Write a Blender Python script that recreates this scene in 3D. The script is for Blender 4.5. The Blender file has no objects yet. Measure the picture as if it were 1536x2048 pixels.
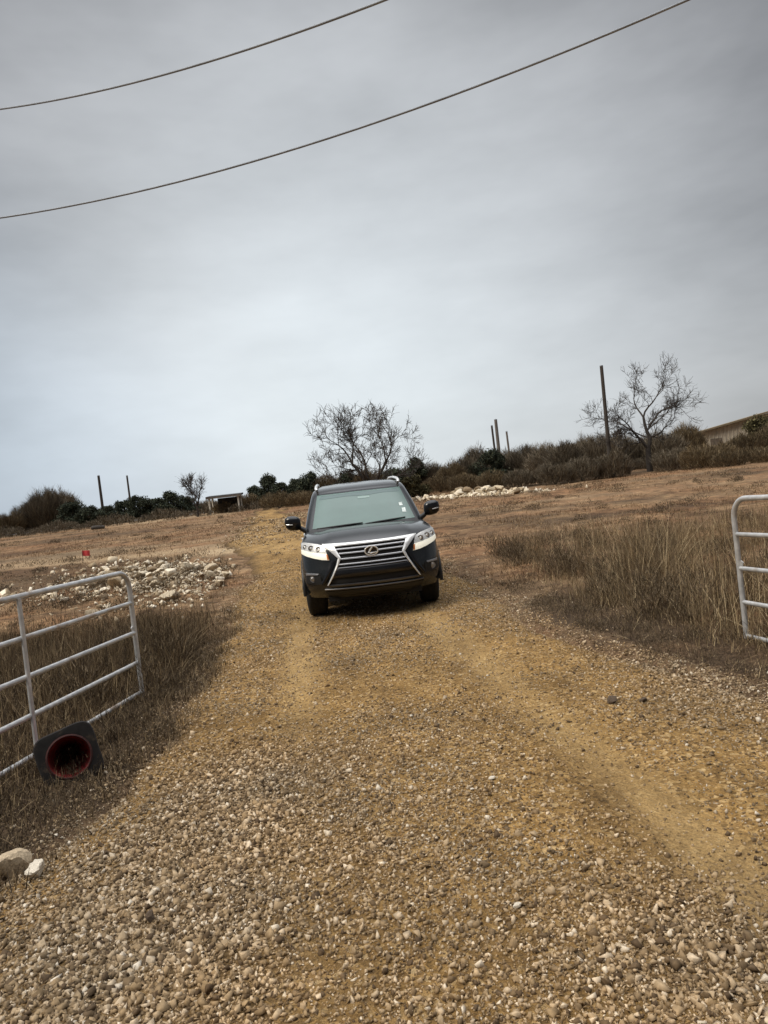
import bpy, math, random
import numpy as np
from mathutils import Matrix, Vector, Euler

# ------------------------------------------------------------------ camera, world, sun, exposure
S = bpy.context.scene
COL = S.collection
FPX = 1490.0                                   # focal length in photo pixels (1536 x 2048)
ROLL, PITCH, CAM_H = math.radians(6.5), math.radians(0.9), 1.6
cam_d = bpy.data.cameras.new('camera'); cam = bpy.data.objects.new('camera', cam_d); COL.objects.link(cam)
cam_d.sensor_fit = 'VERTICAL'; cam_d.sensor_height = 24.0; cam_d.lens = 24.0 * FPX / 2048
cam_d.clip_end = 3000; cam_d.clip_start = 0.05
_f = Vector((0, math.cos(PITCH), -math.sin(PITCH)))
_r0 = Vector((1, 0, 0)); _u0 = Vector((0, math.sin(PITCH), math.cos(PITCH)))
_R = math.cos(ROLL) * _r0 - math.sin(ROLL) * _u0
_U = math.sin(ROLL) * _r0 + math.cos(ROLL) * _u0
cam.matrix_world = Matrix(((_R.x, _U.x, -_f.x, 0), (_R.y, _U.y, -_f.y, 0), (_R.z, _U.z, -_f.z, CAM_H), (0, 0, 0, 1)))
S.camera = cam
S.view_settings.view_transform = 'Standard'; S.view_settings.look = 'None'
S.view_settings.gamma = 1.0; S.view_settings.exposure = 0.5
S.view_settings.use_curve_mapping = False

SUN_EL, SUN_AZ = math.radians(46), math.radians(-112)      # azimuth from +Y towards +X
sun_d = bpy.data.lights.new('sun', 'SUN'); sun = bpy.data.objects.new('sun', sun_d); COL.objects.link(sun)
sun_d.energy = 1.5; sun_d.angle = math.radians(22); sun_d.color = (1.0, 0.91, 0.78)
_sd = Vector((math.sin(SUN_AZ) * math.cos(SUN_EL), math.cos(SUN_AZ) * math.cos(SUN_EL), math.sin(SUN_EL)))
sun.rotation_euler = _sd.to_track_quat('Z', 'Y').to_euler()
sun.location = (0, 0, 30)

world = bpy.data.worlds.new('World'); S.world = world; world.use_nodes = True
def build_world():
    nt = world.node_tree; N = nt.nodes; L = nt.links; N.clear()
    out = N.new('ShaderNodeOutputWorld'); bg = N.new('ShaderNodeBackground'); bg.inputs[1].default_value = 0.1
    L.new(bg.outputs[0], out.inputs[0])
    sky = N.new('ShaderNodeTexSky'); sky.sky_type = 'NISHITA'; sky.sun_disc = False
    sky.sun_elevation = SUN_EL; sky.sun_rotation = SUN_AZ; sky.dust_density = 3.0; sky.air_density = 1.2
    tc = N.new('ShaderNodeTexCoord')
    def math_(op, a, b=None, c=None):
        n = N.new('ShaderNodeMath'); n.operation = op
        for i, q in enumerate((a, b, c)):
            if q is None: continue
            if isinstance(q, (int, float)): n.inputs[i].default_value = q
            else: L.new(q, n.inputs[i])
        return n.outputs[0]
    # broad bright part of the overcast, low over the end of the road
    az, el = math.radians(-3), math.radians(4)
    g = N.new('ShaderNodeVectorMath'); g.operation = 'DOT_PRODUCT'; L.new(tc.outputs['Generated'], g.inputs[0])
    g.inputs[1].default_value = (math.sin(az) * math.cos(el), math.cos(az) * math.cos(el), math.sin(el))
    glow = math_('POWER', math_('MAXIMUM', g.outputs['Value'], 0.0), 6.5)
    sep = N.new('ShaderNodeSeparateXYZ'); L.new(tc.outputs['Generated'], sep.inputs[0])
    mp = N.new('ShaderNodeMapping'); mp.inputs['Scale'].default_value = (1, 1, 2.6); L.new(tc.outputs['Generated'], mp.inputs[0])
    nz = N.new('ShaderNodeTexNoise'); nz.inputs['Scale'].default_value = 2.1; nz.inputs['Detail'].default_value = 5
    nz.inputs['Roughness'].default_value = 0.58; L.new(mp.outputs[0], nz.inputs[0])
    cloud = math_('MULTIPLY', math_('SUBTRACT', nz.outputs[0], 0.5), 0.50)
    mr = N.new('ShaderNodeMapRange'); mr.interpolation_type = 'SMOOTHSTEP'
    L.new(sep.outputs['Z'], mr.inputs['Value']); mr.inputs['From Min'].default_value = 0.62; mr.inputs['From Max'].default_value = 0.95
    mr.inputs['To Min'].default_value = 0.0; mr.inputs['To Max'].default_value = 2.7
    back = N.new('ShaderNodeMapRange'); back.interpolation_type = 'SMOOTHSTEP'; L.new(sep.outputs['Y'], back.inputs['Value'])
    back.inputs['From Min'].default_value = -0.6; back.inputs['From Max'].default_value = 0.5; back.inputs['To Min'].default_value = 0.10; back.inputs['To Max'].default_value = 0.20
    v = math_('ADD', math_('MULTIPLY_ADD', glow, 0.66, back.outputs[0]), math_('ADD', cloud, mr.outputs[0]))
    v = math_('MULTIPLY', v, 7.2)
    cc = N.new('ShaderNodeMix'); cc.data_type = 'RGBA'
    cc.inputs[6].default_value = (0.955, 0.960, 0.99, 1); cc.inputs[7].default_value = (0.93, 1.0, 1.04, 1)
    L.new(glow, cc.inputs[0])
    lf = N.new('ShaderNodeMapRange'); lf.interpolation_type = 'SMOOTHSTEP'; L.new(math_('ADD', sep.outputs['X'], math_('MULTIPLY', sep.outputs['Z'], 0.7)), lf.inputs['Value'])
    lf.inputs['From Min'].default_value = -0.55; lf.inputs['From Max'].default_value = 0.0; lf.inputs['To Min'].default_value = 0.8; lf.inputs['To Max'].default_value = 0.0
    cb = N.new('ShaderNodeMix'); cb.data_type = 'RGBA'; L.new(lf.outputs[0], cb.inputs[0]); L.new(cc.outputs[2], cb.inputs[6]); cb.inputs[7].default_value = (0.86, 1.03, 1.22, 1)
    vm = N.new('ShaderNodeVectorMath'); vm.operation = 'SCALE'; L.new(cb.outputs[2], vm.inputs[0]); L.new(v, vm.inputs['Scale'])
    mx = N.new('ShaderNodeMix'); mx.data_type = 'RGBA'; mx.inputs[0].default_value = 0.93
    L.new(sky.outputs[0], mx.inputs[6]); L.new(vm.outputs[0], mx.inputs[7]); L.new(mx.outputs[2], bg.inputs[0])
build_world()

# ------------------------------------------------------------------ helpers
RNG = np.random.default_rng(7); random.seed(7)

def ray(px, py):
    return _f + (px - 768) / FPX * _R + (1024 - py) / FPX * _U
def at(px, py, Y):
    d = ray(float(px), float(py)); t = float(Y / d.y)
    return Vector((0, 0, CAM_H)) + d * t

def _hash(ix, iy, seed):
    n = (ix.astype(np.int64) * 374761393 + iy.astype(np.int64) * 668265263 + seed * 1274126177) & 0xFFFFFFFF
    n = ((n ^ (n >> 13)) * 1274126177) & 0xFFFFFFFF
    return ((n ^ (n >> 16)) & 0xFFFF) / 65535.0
def vnoise(x, y, seed=0):
    x = np.asarray(x, float); y = np.asarray(y, float)
    ix, iy = np.floor(x), np.floor(y); fx, fy = x - ix, y - iy
    fx = fx * fx * (3 - 2 * fx); fy = fy * fy * (3 - 2 * fy)
    a, b = _hash(ix, iy, seed), _hash(ix + 1, iy, seed); c, d = _hash(ix, iy + 1, seed), _hash(ix + 1, iy + 1, seed)
    return (a * (1 - fx) + b * fx) * (1 - fy) + (c * (1 - fx) + d * fx) * fy
def fbm(x, y, oct=4, seed=0):
    s = 0; amp = 0.5; tot = 0
    for k in range(oct):
        s = s + amp * vnoise(np.asarray(x) * 2 ** k, np.asarray(y) * 2 ** k, seed + k); tot += amp; amp *= 0.5
    return s / tot
def sstep(a, b, x):
    t = np.clip((np.asarray(x, float) - a) / (b - a), 0, 1); return t * t * (3 - 2 * t)

def rise(y):
    d = np.maximum(np.asarray(y, float) - 9.5, 0)
    h = 0.042 * (np.sqrt(d * d + 4) - 2)
    return np.where(h > 1.9, 1.9 + 0.7 * (1 - np.exp(-(h - 1.9) / 0.7)), h)
RY = [-8, 0, 2, 4, 5.6, 8, 12, 17, 21.5, 28, 41, 62]
RXL = [-4.4, -3.3, -2.55, -2.1, -1.95, -2.25, -2.85, -3.2, -4.3, -6.3, -7.8, -10.0]
RXR = [5.2, 4.2, 3.6, 2.85, 2.3, 1.75, 1.5, 1.0, 0.1, -1.9, -4.7, -8.2]
def road_l(y): return np.interp(y, RY, RXL)
def road_r(y): return np.interp(y, RY, RXR)
def road_in(x, y):                               # metres inside the road edge (negative outside)
    e = (0.16 + 0.03 * np.maximum(np.asarray(y, float) - 9, 0)) * (fbm(np.asarray(x) * 0.9, np.asarray(y) * 0.9, 3, 40) - 0.5) * 2
    return np.minimum(x - road_l(y), road_r(y) - x) + e
def ground_h(x, y):
    x = np.asarray(x, float); y = np.asarray(y, float)
    dist = np.sqrt(x * x + y * y)
    b = 0.10 * (fbm(x * 0.22, y * 0.22, 3, 3) - 0.5) * sstep(3, 14, dist)
    b = b + 0.07 * (fbm(x * 1.3, y * 1.3, 4, 9) - 0.5) * 2
    verge = np.exp(-((x - 3.1) / 1.3) ** 2) * sstep(5.5, 7.5, y) * (1 - sstep(13, 18, y))
    return rise(y) + b * sstep(-0.1, 0.7, -road_in(x, y)) + 0.12 * verge
def road_h(x, y):
    x = np.asarray(x, float); y = np.asarray(y, float)
    xc = np.interp(y, [2.5, 4, 6.4, 9.8, 17, 28], [0.40, 0.22, -0.05, -0.45, -1.1, -3.5])
    u = (np.abs(x - xc) - 0.84) / 0.22
    rut = -0.022 * np.exp(-u * u)
    n = 0.030 * (fbm(x * 1.1, y * 0.8, 3, 21) - 0.5) + 0.018 * (fbm(x * 5, y * 5, 3, 25) - 0.5)
    e = road_in(x, y)
    return rise(y) + 0.02 + rut + n - 0.10 * (1 - sstep(-0.05, 0.35, e))
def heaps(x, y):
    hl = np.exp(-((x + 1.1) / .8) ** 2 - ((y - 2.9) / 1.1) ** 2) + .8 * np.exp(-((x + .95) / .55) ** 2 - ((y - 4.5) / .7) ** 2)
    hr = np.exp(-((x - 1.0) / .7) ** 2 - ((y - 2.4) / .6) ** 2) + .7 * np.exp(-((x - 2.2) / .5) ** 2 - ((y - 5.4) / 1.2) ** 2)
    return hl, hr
def wear(x, y):
    xc = np.interp(y, [2.5, 4, 6.4, 9.8, 17, 28], [0.40, 0.22, -0.05, -0.45, -1.1, -3.5])
    u = (np.abs(x - xc) - 0.84) / 0.25
    return np.exp(-u * u) * (0.30 + 1.0 * (fbm(np.asarray(x) * 1.3, np.asarray(y) * 0.45, 4, 60))) * np.where(x > xc, 1.0, 0.45 + 0.5 * sstep(4.5, 8, y)) * (1 - sstep(13, 17, y)) + .75 * sstep(17, 22, y) * fbm(np.asarray(x) * .6, np.asarray(y) * .3, 3, 61)

def tag(o, label=None, cat=None, group=None, kind=None):
    if label: o['label'] = label
    if cat: o['category'] = cat
    if group: o['group'] = group
    if kind: o['kind'] = kind
    return o
def empty(name, loc, rot=(0, 0, 0)):
    o = bpy.data.objects.new(name, None); o.location = loc; o.rotation_euler = rot; o.empty_display_size = 0.2
    COL.objects.link(o); return o

class MB:
    def __init__(self): self.v = []; self.f = []
    def add(self, vs, fs):
        b = len(self.v); self.v.extend(tuple(p) for p in vs); self.f.extend(tuple(i + b for i in q) for q in fs); return self
    def box(self, c, s, rot=None):
        m = Euler(rot).to_matrix() if rot else None; vs = []
        for z in (-.5, .5):
            for x, y in ((-.5, -.5), (.5, -.5), (.5, .5), (-.5, .5)):
                p = Vector((x * s[0], y * s[1], z * s[2])); p = m @ p if m else p; vs.append(p + Vector(c))
        return self.add(vs, [(3, 2, 1, 0), (4, 5, 6, 7), (0, 1, 5, 4), (1, 2, 6, 5), (2, 3, 7, 6), (3, 0, 4, 7)])
    def tube(self, pts, rad, n=8, cap=True, closed=False):
        pts = [Vector(p) for p in pts]; k = len(pts)
        if not hasattr(rad, '__len__'): rad = [rad] * k
        vs = []; prev = None
        for i in range(k):
            a = pts[(i - 1) % k] if (closed or i > 0) else pts[i]; b = pts[(i + 1) % k] if (closed or i < k - 1) else pts[i]
            t = (b - a); t = t.normalized() if t.length > 1e-9 else Vector((0, 0, 1))
            if prev is None:
                ref = Vector((0, 0, 1)) if abs(t.z) < .9 else Vector((1, 0, 0)); x = t.cross(ref).normalized()
            else: x = (prev - t * prev.dot(t)); x = x.normalized() if x.length > 1e-6 else t.orthogonal().normalized()
            prev = x; y = t.cross(x)
            for j in range(n):
                an = 2 * math.pi * j / n; vs.append(pts[i] + (x * math.cos(an) + y * math.sin(an)) * rad[i])
        fs = []
        for i in range(k if closed else k - 1):
            i2 = (i + 1) % k
            for j in range(n):
                j2 = (j + 1) % n; fs.append((i * n + j, i * n + j2, i2 * n + j2, i2 * n + j))
        if cap and not closed:
            fs.append(tuple(range(n - 1, -1, -1))); fs.append(tuple((k - 1) * n + j for j in range(n)))
        return self.add(vs, fs)
    def lathe(self, prof, c, axis='x', n=32, squash=1.0):
        vs = []; fs = []; k = len(prof)
        for a in range(n):
            t = 2 * math.pi * a / n
            for (h, r) in prof:
                p = (h, r * math.cos(t), r * math.sin(t)) if axis == 'x' else ((r * math.cos(t), h, r * math.sin(t) * squash) if axis == 'y' else (r * math.cos(t), r * math.sin(t), h))
                vs.append((p[0] + c[0], p[1] + c[1], p[2] + c[2]))
        for a in range(n):
            b = (a + 1) % n
            for i in range(k - 1): fs.append((a * k + i, a * k + i + 1, b * k + i + 1, b * k + i))
        return self.add(vs, fs)
    def grid(self, P, closed_u=False):
        """P[i][j] -> points"""
        nu, nv = len(P), len(P[0]); vs = [p for row in P for p in row]; fs = []
        for i in range(nu if closed_u else nu - 1):
            i2 = (i + 1) % nu
            for j in range(nv - 1): fs.append((i * nv + j, i2 * nv + j, i2 * nv + j + 1, i * nv + j + 1))
        return self.add(vs, fs)
    def build(self, name, mat, parent=None, smooth=True, sharp=40, loc=None, fixn=False):
        me = bpy.data.meshes.new(name); me.from_pydata([tuple(p) for p in self.v], [], self.f); me.update()
        if fixn:
            import bmesh
            bm = bmesh.new(); bm.from_mesh(me); bmesh.ops.recalc_face_normals(bm, faces=bm.faces); bm.to_mesh(me); bm.free()
        if mat: me.materials.append(mat)
        if smooth:
            me.polygons.foreach_set('use_smooth', [True] * len(me.polygons))
            if sharp: me.set_sharp_from_angle(angle=math.radians(sharp))
        o = bpy.data.objects.new(name, me); COL.objects.link(o)
        if parent: o.parent = parent
        if loc: o.location = loc
        return o

def np_mesh(name, V, F, mat, parent=None, smooth=False, attrs=None):
    me = bpy.data.meshes.new(name); V = np.asarray(V, np.float32); F = np.asarray(F, np.int32)
    k = F.shape[1]; m = F.shape[0]
    me.vertices.add(len(V)); me.vertices.foreach_set('co', V.ravel())
    me.loops.add(m * k); me.loops.foreach_set('vertex_index', F.ravel())
    me.polygons.add(m); me.polygons.foreach_set('loop_start', np.arange(0, m * k, k, dtype=np.int32))
    me.update(calc_edges=True); me.validate()
    if smooth: me.polygons.foreach_set('use_smooth', [True] * len(me.polygons))
    for an, vals in (attrs or {}).items():
        a = me.attributes.new(an, 'FLOAT', 'POINT'); a.data.foreach_set('value', np.asarray(vals, np.float32).ravel())
    if mat: me.materials.append(mat)
    o = bpy.data.objects.new(name, me); COL.objects.link(o)
    if parent: o.parent = parent
    return o
def grid_mesh(name, xs, ys, zfun, mat, attrs=None):
    X, Y = np.meshgrid(xs, ys) if np.ndim(xs) == 1 else (xs, ys)
    V = np.stack([X, Y, zfun(X, Y)], -1).reshape(-1, 3); ny, nx = X.shape
    i = np.arange(ny - 1)[:, None] * nx + np.arange(nx - 1)[None, :]; i = i.ravel()
    F = np.stack([i, i + 1, i + nx + 1, i + nx], -1)
    return np_mesh(name, V, F, mat, smooth=True, attrs={k: f(X, Y) for k, f in (attrs or {}).items()})

# ------------------------------------------------------------------ materials
def new_mat(name):
    m = bpy.data.materials.new(name); m.use_nodes = True
    nt = m.node_tree; return m, nt, nt.nodes['Principled BSDF']
def ramp(nt, fac, stops):
    r = nt.nodes.new('ShaderNodeValToRGB'); e = r.color_ramp.elements
    e[0].position, e[0].color = stops[0][0], (*stops[0][1], 1); e[1].position, e[1].color = stops[-1][0], (*stops[-1][1], 1)
    for p, c in stops[1:-1]: q = e.new(p); q.color = (*c, 1)
    nt.links.new(fac, r.inputs[0]); return r.outputs[0]
def noise(nt, scale, detail=4, rough=.55, coord='Object', vscale=None, out=0):
    tc = nt.nodes.new('ShaderNodeTexCoord'); n = nt.nodes.new('ShaderNodeTexNoise')
    n.inputs['Scale'].default_value = scale; n.inputs['Detail'].default_value = detail; n.inputs['Roughness'].default_value = rough
    src = tc.outputs[coord]
    if vscale:
        mp = nt.nodes.new('ShaderNodeMapping'); mp.inputs['Scale'].default_value = vscale; nt.links.new(src, mp.inputs[0]); src = mp.outputs[0]
    nt.links.new(src, n.inputs[0]); return n.outputs[out]
def mixc(nt, fac, a, b, mode='MIX'):
    n = nt.nodes.new('ShaderNodeMix'); n.data_type = 'RGBA'; n.blend_type = mode
    for i, q in ((0, fac), (6, a), (7, b)):
        if isinstance(q, (int, float)): n.inputs[i].default_value = q
        elif isinstance(q, tuple): n.inputs[i].default_value = (*q, 1)
        else: nt.links.new(q, n.inputs[i])
    return n.outputs[2]
def attr(nt, name):
    n = nt.nodes.new('ShaderNodeAttribute'); n.attribute_name = name; return n.outputs['Fac']
def bump(nt, b, h, strength, dist):
    n = nt.nodes.new('ShaderNodeBump'); n.inputs['Strength'].default_value = strength; n.inputs['Distance'].default_value = dist
    nt.links.new(h, n.inputs['Height']); nt.links.new(n.outputs[0], b.inputs['Normal'])
def mrange(nt, v, a, b, c=0., d=1.):
    n = nt.nodes.new('ShaderNodeMapRange'); n.interpolation_type = 'SMOOTHSTEP'; nt.links.new(v, n.inputs[0])
    for i, q in zip((1, 2, 3, 4), (a, b, c, d)): n.inputs[i].default_value = q
    return n.outputs[0]

def simple(name, col, rough=.5, metal=0., coat=0., vary=.25, nscale=6., bmp=0., ior=None, spec=None):
    m, nt, b = new_mat(name)
    n = noise(nt, nscale, 5)
    lo = tuple(c * (1 - vary) for c in col); hi = tuple(min(1, c * (1 + vary)) for c in col)
    nt.links.new(ramp(nt, n, [(.3, lo), (.7, hi)]), b.inputs['Base Color'])
    b.inputs['Roughness'].default_value = rough; b.inputs['Metallic'].default_value = metal
    b.inputs['Coat Weight'].default_value = coat; b.inputs['Coat Roughness'].default_value = .03
    if ior: b.inputs['IOR'].default_value = ior
    if spec is not None: b.inputs['Specular IOR Level'].default_value = spec
    if bmp: bump(nt, b, n, .5, bmp)
    return m
def island(name, stops, rough=.9, fine=None, obj_random=0.):
    m, nt, b = new_mat(name)
    g = nt.nodes.new('ShaderNodeNewGeometry'); fac = g.outputs['Random Per Island']
    c = ramp(nt, fac, stops)
    if fine:
        n = noise(nt, fine, 3); c = mixc(nt, 1.0, c, ramp(nt, n, [(.3, (.72, .72, .72)), (.7, (1.15, 1.15, 1.15))]), 'MULTIPLY')
    if obj_random:
        oi = nt.nodes.new('ShaderNodeObjectInfo')
        k = nt.nodes.new('ShaderNodeMapRange'); nt.links.new(oi.outputs['Random'], k.inputs[0]); k.inputs[3].default_value = 1 - obj_random; k.inputs[4].default_value = 1 + obj_random
        v = nt.nodes.new('ShaderNodeVectorMath'); v.operation = 'SCALE'; nt.links.new(c, v.inputs[0]); nt.links.new(k.outputs[0], v.inputs['Scale']); c = v.outputs[0]
    nt.links.new(c, b.inputs['Base Color']); b.inputs['Roughness'].default_value = rough
    b.inputs['Specular IOR Level'].default_value = .25
    return m

def ground_material():
    m, nt, b = new_mat('field_soil')
    n1 = noise(nt, .35, 6, .6); n2 = noise(nt, 3.5, 6, .65); n3 = noise(nt, 28, 4, .7)
    st = noise(nt, 1.0, 5, .6, vscale=(.10, .85, .5))
    c = ramp(nt, n2, [(.28, (.048, .029, .017)), (.45, (.175, .108, .058)), (.60, (.27, .175, .095)), (.75, (.44, .315, .18))])
    c = mixc(nt, mrange(nt, n1, .42, .62), c, ramp(nt, n2, [(.3, (.095, .050, .025)), (.7, (.29, .162, .082))]))
    c = mixc(nt, mrange(nt, st, .50, .66, 0, .6), c, ramp(nt, n3, [(.3, (.16, .10, .055)), (.7, (.33, .23, .135))]))
    n4 = noise(nt, 1.1, 6, .7); c = mixc(nt, 1., c, ramp(nt, n4, [(.34, (.45, .43, .42)), (.5, (1, 1, 1)), (.66, (1.35, 1.33, 1.28))]), 'MULTIPLY')
    c = mixc(nt, attr(nt, 'pale'), c, ramp(nt, n3, [(.3, (.33, .235, .135)), (.7, (.56, .43, .27))]))
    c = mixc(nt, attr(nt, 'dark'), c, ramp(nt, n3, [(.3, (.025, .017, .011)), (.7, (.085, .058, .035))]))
    c = mixc(nt, 1., c, ramp(nt, n3, [(.25, (.6, .6, .6)), (.75, (1.3, 1.3, 1.3))]), 'MULTIPLY')
    nt.links.new(c, b.inputs['Base Color']); b.inputs['Roughness'].default_value = .95; b.inputs['Specular IOR Level'].default_value = .15
    bump(nt, b, n3, .9, .03)
    return m
def road_material():
    m, nt, b = new_mat('road_gravel')
    tc = nt.nodes.new('ShaderNodeTexCoord')
    def vor(scale):
        v = nt.nodes.new('ShaderNodeTexVoronoi'); v.inputs['Scale'].default_value = scale; nt.links.new(tc.outputs['Object'], v.inputs[0]); return v
    v1 = vor(42)
    big = noise(nt, .8, 5, .6); n2 = noise(nt, 9, 5, .7); n3 = noise(nt, 90, 3, .7)
    stone = ramp(nt, v1.outputs['Color'], [(.12, (.07, .042, .017)), (.4, (.26, .163, .066)), (.68, (.48, .325, .142)), (.93, (.76, .60, .36))])
    fine = ramp(nt, n3, [(.3, (.15, .088, .031)), (.7, (.47, .305, .112))])
    c = mixc(nt, mrange(nt, n2, .42, .62, .25, .85), fine, stone)
    c = mixc(nt, 1., c, ramp(nt, big, [(.3, (.72, .68, .60)), (.55, (1., .97, .92)), (.75, (1.18, 1.15, 1.08))]), 'MULTIPLY')
    c = mixc(nt, mrange(nt, attr(nt, 'wear'), .12, .9, 0, .62), c, ramp(nt, n3, [(.25, (.34, .225, .092)), (.75, (.64, .455, .215))]))
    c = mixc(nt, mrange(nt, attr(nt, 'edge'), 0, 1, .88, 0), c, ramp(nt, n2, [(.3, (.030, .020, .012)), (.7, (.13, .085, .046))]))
    n5 = noise(nt, 1.6, 7, .72, vscale=(1.6, .6, 1)); c = mixc(nt, 1., c, ramp(nt, n5, [(.32, (.58, .53, .47)), (.5, (1.02, .985, .93)), (.68, (1.28, 1.22, 1.13))]), 'MULTIPLY')
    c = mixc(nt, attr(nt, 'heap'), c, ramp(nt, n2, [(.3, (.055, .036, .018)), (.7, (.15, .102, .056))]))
    nt.links.new(c, b.inputs['Base Color']); b.inputs['Roughness'].default_value = .92; b.inputs['Specular IOR Level'].default_value = .2
    a = nt.nodes.new('ShaderNodeMath'); a.operation = 'ADD'; nt.links.new(v1.outputs['Distance'], a.inputs[0]); nt.links.new(n3, a.inputs[1])
    bump(nt, b, a.outputs[0], 1.0, .022)
    return m

M = {}
M['ground'] = ground_material(); M['road'] = road_material()
M['gravel'] = island('crushed_gravel', [(0, (.09, .06, .034)), (.2, (.19, .135, .075)), (.5, (.33, .24, .135)), (.80, (.46, .355, .225)), (.95, (.60, .50, .36)), (1, (.74, .67, .54))], .9, 60)
def _patchy(m):
    nt = m.node_tree; b = nt.nodes['Principled BSDF']; src = b.inputs['Base Color'].links[0].from_socket
    nz = noise(nt, .9, 4, .6); c = mixc(nt, 1., src, ramp(nt, nz, [(.35, (1.06, .97, .86)), (.62, (.80, .80, .82))]), 'MULTIPLY'); nt.links.new(c, b.inputs['Base Color'])
_patchy(M['gravel'])
M['rubble'] = island('limestone', [(0, (.20, .145, .09)), (.25, (.36, .28, .18)), (.45, (.54, .45, .315)), (.7, (.62, .53, .39)), (1, (.80, .72, .58))], .9, 5, .22)
M['clod'] = simple('dark_clod', (.085, .058, .036), .95, vary=.5, nscale=20, bmp=.02)
M['pale_rock'] = simple('pale_stone', (.60, .54, .44), .9, vary=.3, nscale=14, bmp=.01)
M['tan_rock'] = simple('tan_stone', (.46, .36, .235), .9, vary=.4, nscale=9, bmp=.02)
M['tall_grass'] = island('dry_tall_grass', [(0, (.045, .030, .016)), (.35, (.13, .088, .046)), (.65, (.255, .18, .097)), (.88, (.42, .32, .18)), (1, (.62, .50, .31))])
M['short_grass'] = island('matted_grass', [(0, (.022, .015, .009)), (.4, (.066, .044, .024)), (.7, (.145, .10, .053)), (.92, (.28, .20, .11)), (1, (.46, .36, .21))])
M['stubble'] = island('field_stubble', [(0, (.08, .048, .026)), (.5, (.20, .125, .065)), (.85, (.32, .215, .115)), (1, (.46, .34, .20))])
M['weeds'] = island('dead_weeds', [(0, (.030, .022, .014)), (.5, (.085, .062, .038)), (.85, (.17, .125, .075)), (1, (.30, .23, .145))])
M['brush_grey'] = island('grey_brush', [(0, (.058, .047, .034)), (.5, (.138, .113, .080)), (.85, (.23, .19, .135)), (1, (.36, .30, .21))], obj_random=.22)
M['brush_brown'] = island('brown_brush', [(0, (.050, .038, .024)), (.5, (.125, .093, .055)), (.85, (.21, .158, .09)), (1, (.33, .255, .145))], obj_random=.22)
M['juniper'] = island('juniper_foliage', [(0, (.020, .025, .017)), (.5, (.042, .052, .034)), (.9, (.072, .082, .050)), (1, (.115, .118, .07))], obj_random=.2)
M['olive'] = island('olive_foliage', [(0, (.040, .036, .018)), (.5, (.088, .078, .035)), (.9, (.15, .13, .06)), (1, (.21, .18, .085))], obj_random=.15)
M['bark'] = simple('tree_bark', (.045, .038, .032), .95, vary=.4, nscale=8, bmp=.02)
M['twig'] = simple('tree_twig', (.066, .056, .048), .95, vary=.3, nscale=4)
M['pole'] = simple('weathered_pole', (.060, .050, .042), .9, vary=.3, nscale=3)
M['pole_pale'] = simple('grey_pole', (.17, .15, .13), .9, vary=.25, nscale=3)
M['cable'] = simple('cable_sheath', (.30, .33, .37), .6, vary=.2, nscale=3)
def galv():
    m, nt, b = new_mat('galvanised_pipe')
    n = noise(nt, 14, 5, .6); n2 = noise(nt, 3, 4)
    c = ramp(nt, n, [(.3, (.40, .41, .41)), (.7, (.64, .645, .64))])
    c = mixc(nt, mrange(nt, n2, .54, .68, 0, .75), c, (.30, .22, .15))
    nt.links.new(c, b.inputs['Base Color']); b.inputs['Metallic'].default_value = .35; b.inputs['Roughness'].default_value = .42
    return m
M['galv'] = galv()
# car
M['paint'] = simple('black_car_paint', (.014, .016, .017), .24, .4, .6, vary=.06, nscale=2)
M['trim'] = simple('black_plastic', (.012, .012, .012), .5, vary=.2, nscale=20)
M['gloss'] = simple('gloss_black_trim', (.008, .008, .009), .18, vary=.1, nscale=10)
M['chrome'] = simple('bright_chrome', (.88, .88, .86), .25, .55, vary=.05, nscale=8)
M['satin'] = simple('satin_slat', (.40, .40, .41), .28, .7, vary=.08, nscale=8)
M['dim'] = simple('dark_chrome', (.12, .12, .125), .3, .8, vary=.1, nscale=8)
M['mesh_black'] = simple('grille_void', (.004, .004, .004), .8, vary=.1, nscale=30)
M['tyre'] = simple('tyre_rubber', (.013, .013, .013), .85, vary=.25, nscale=30, bmp=.004)
M['rim'] = simple('alloy_rim', (.42, .42, .43), .3, .9, vary=.08, nscale=6)
M['lamp_shell'] = simple('headlamp_reflector', (.74, .74, .71), .25, .25, vary=.08, nscale=9)
M['lamp_white'] = simple('white_lamp_strip', (.88, .86, .74), .3, .0, vary=.04, nscale=9)
_b = M['lamp_white'].node_tree.nodes['Principled BSDF']; _b.inputs['Emission Color'].default_value = (1, .93, .74, 1); _b.inputs['Emission Strength'].default_value = .3   # daytime running strip, lit
M['lamp_dark'] = simple('projector_bezel', (.30, .30, .30), .3, .6, vary=.1, nscale=9)
M['amber'] = simple('amber_reflector', (.55, .17, .03), .3, vary=.1, nscale=9)
M['red_lamp'] = simple('red_lamp', (.30, .015, .012), .2, vary=.1, nscale=9)
def glass(name, col, rough=.03, tr=0., ior=1.5, alpha=1.):
    m, nt, b = new_mat(name)
    n = noise(nt, 2.5, 3)
    nt.links.new(ramp(nt, n, [(.3, tuple(c * .92 for c in col)), (.7, tuple(min(1, c * 1.06) for c in col))]), b.inputs['Base Color'])
    b.inputs['Roughness'].default_value = rough; b.inputs['Transmission Weight'].default_value = tr; b.inputs['IOR'].default_value = ior
    return m
M['windscreen'] = glass('windscreen_glass', (.062, .125, .104), .04, .0, 1.6)
M['sticker'] = simple('paper_sticker', (.62, .74, .66), .6, vary=.5, nscale=30)
M['dark_top_band'] = glass('dark_top_glass', (.045, .095, .088), .04, .0, 1.5)
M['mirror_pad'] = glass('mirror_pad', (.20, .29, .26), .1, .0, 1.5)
M['side_glass'] = glass('tinted_glass', (.012, .015, .015), .03, .0, 1.55)
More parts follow.
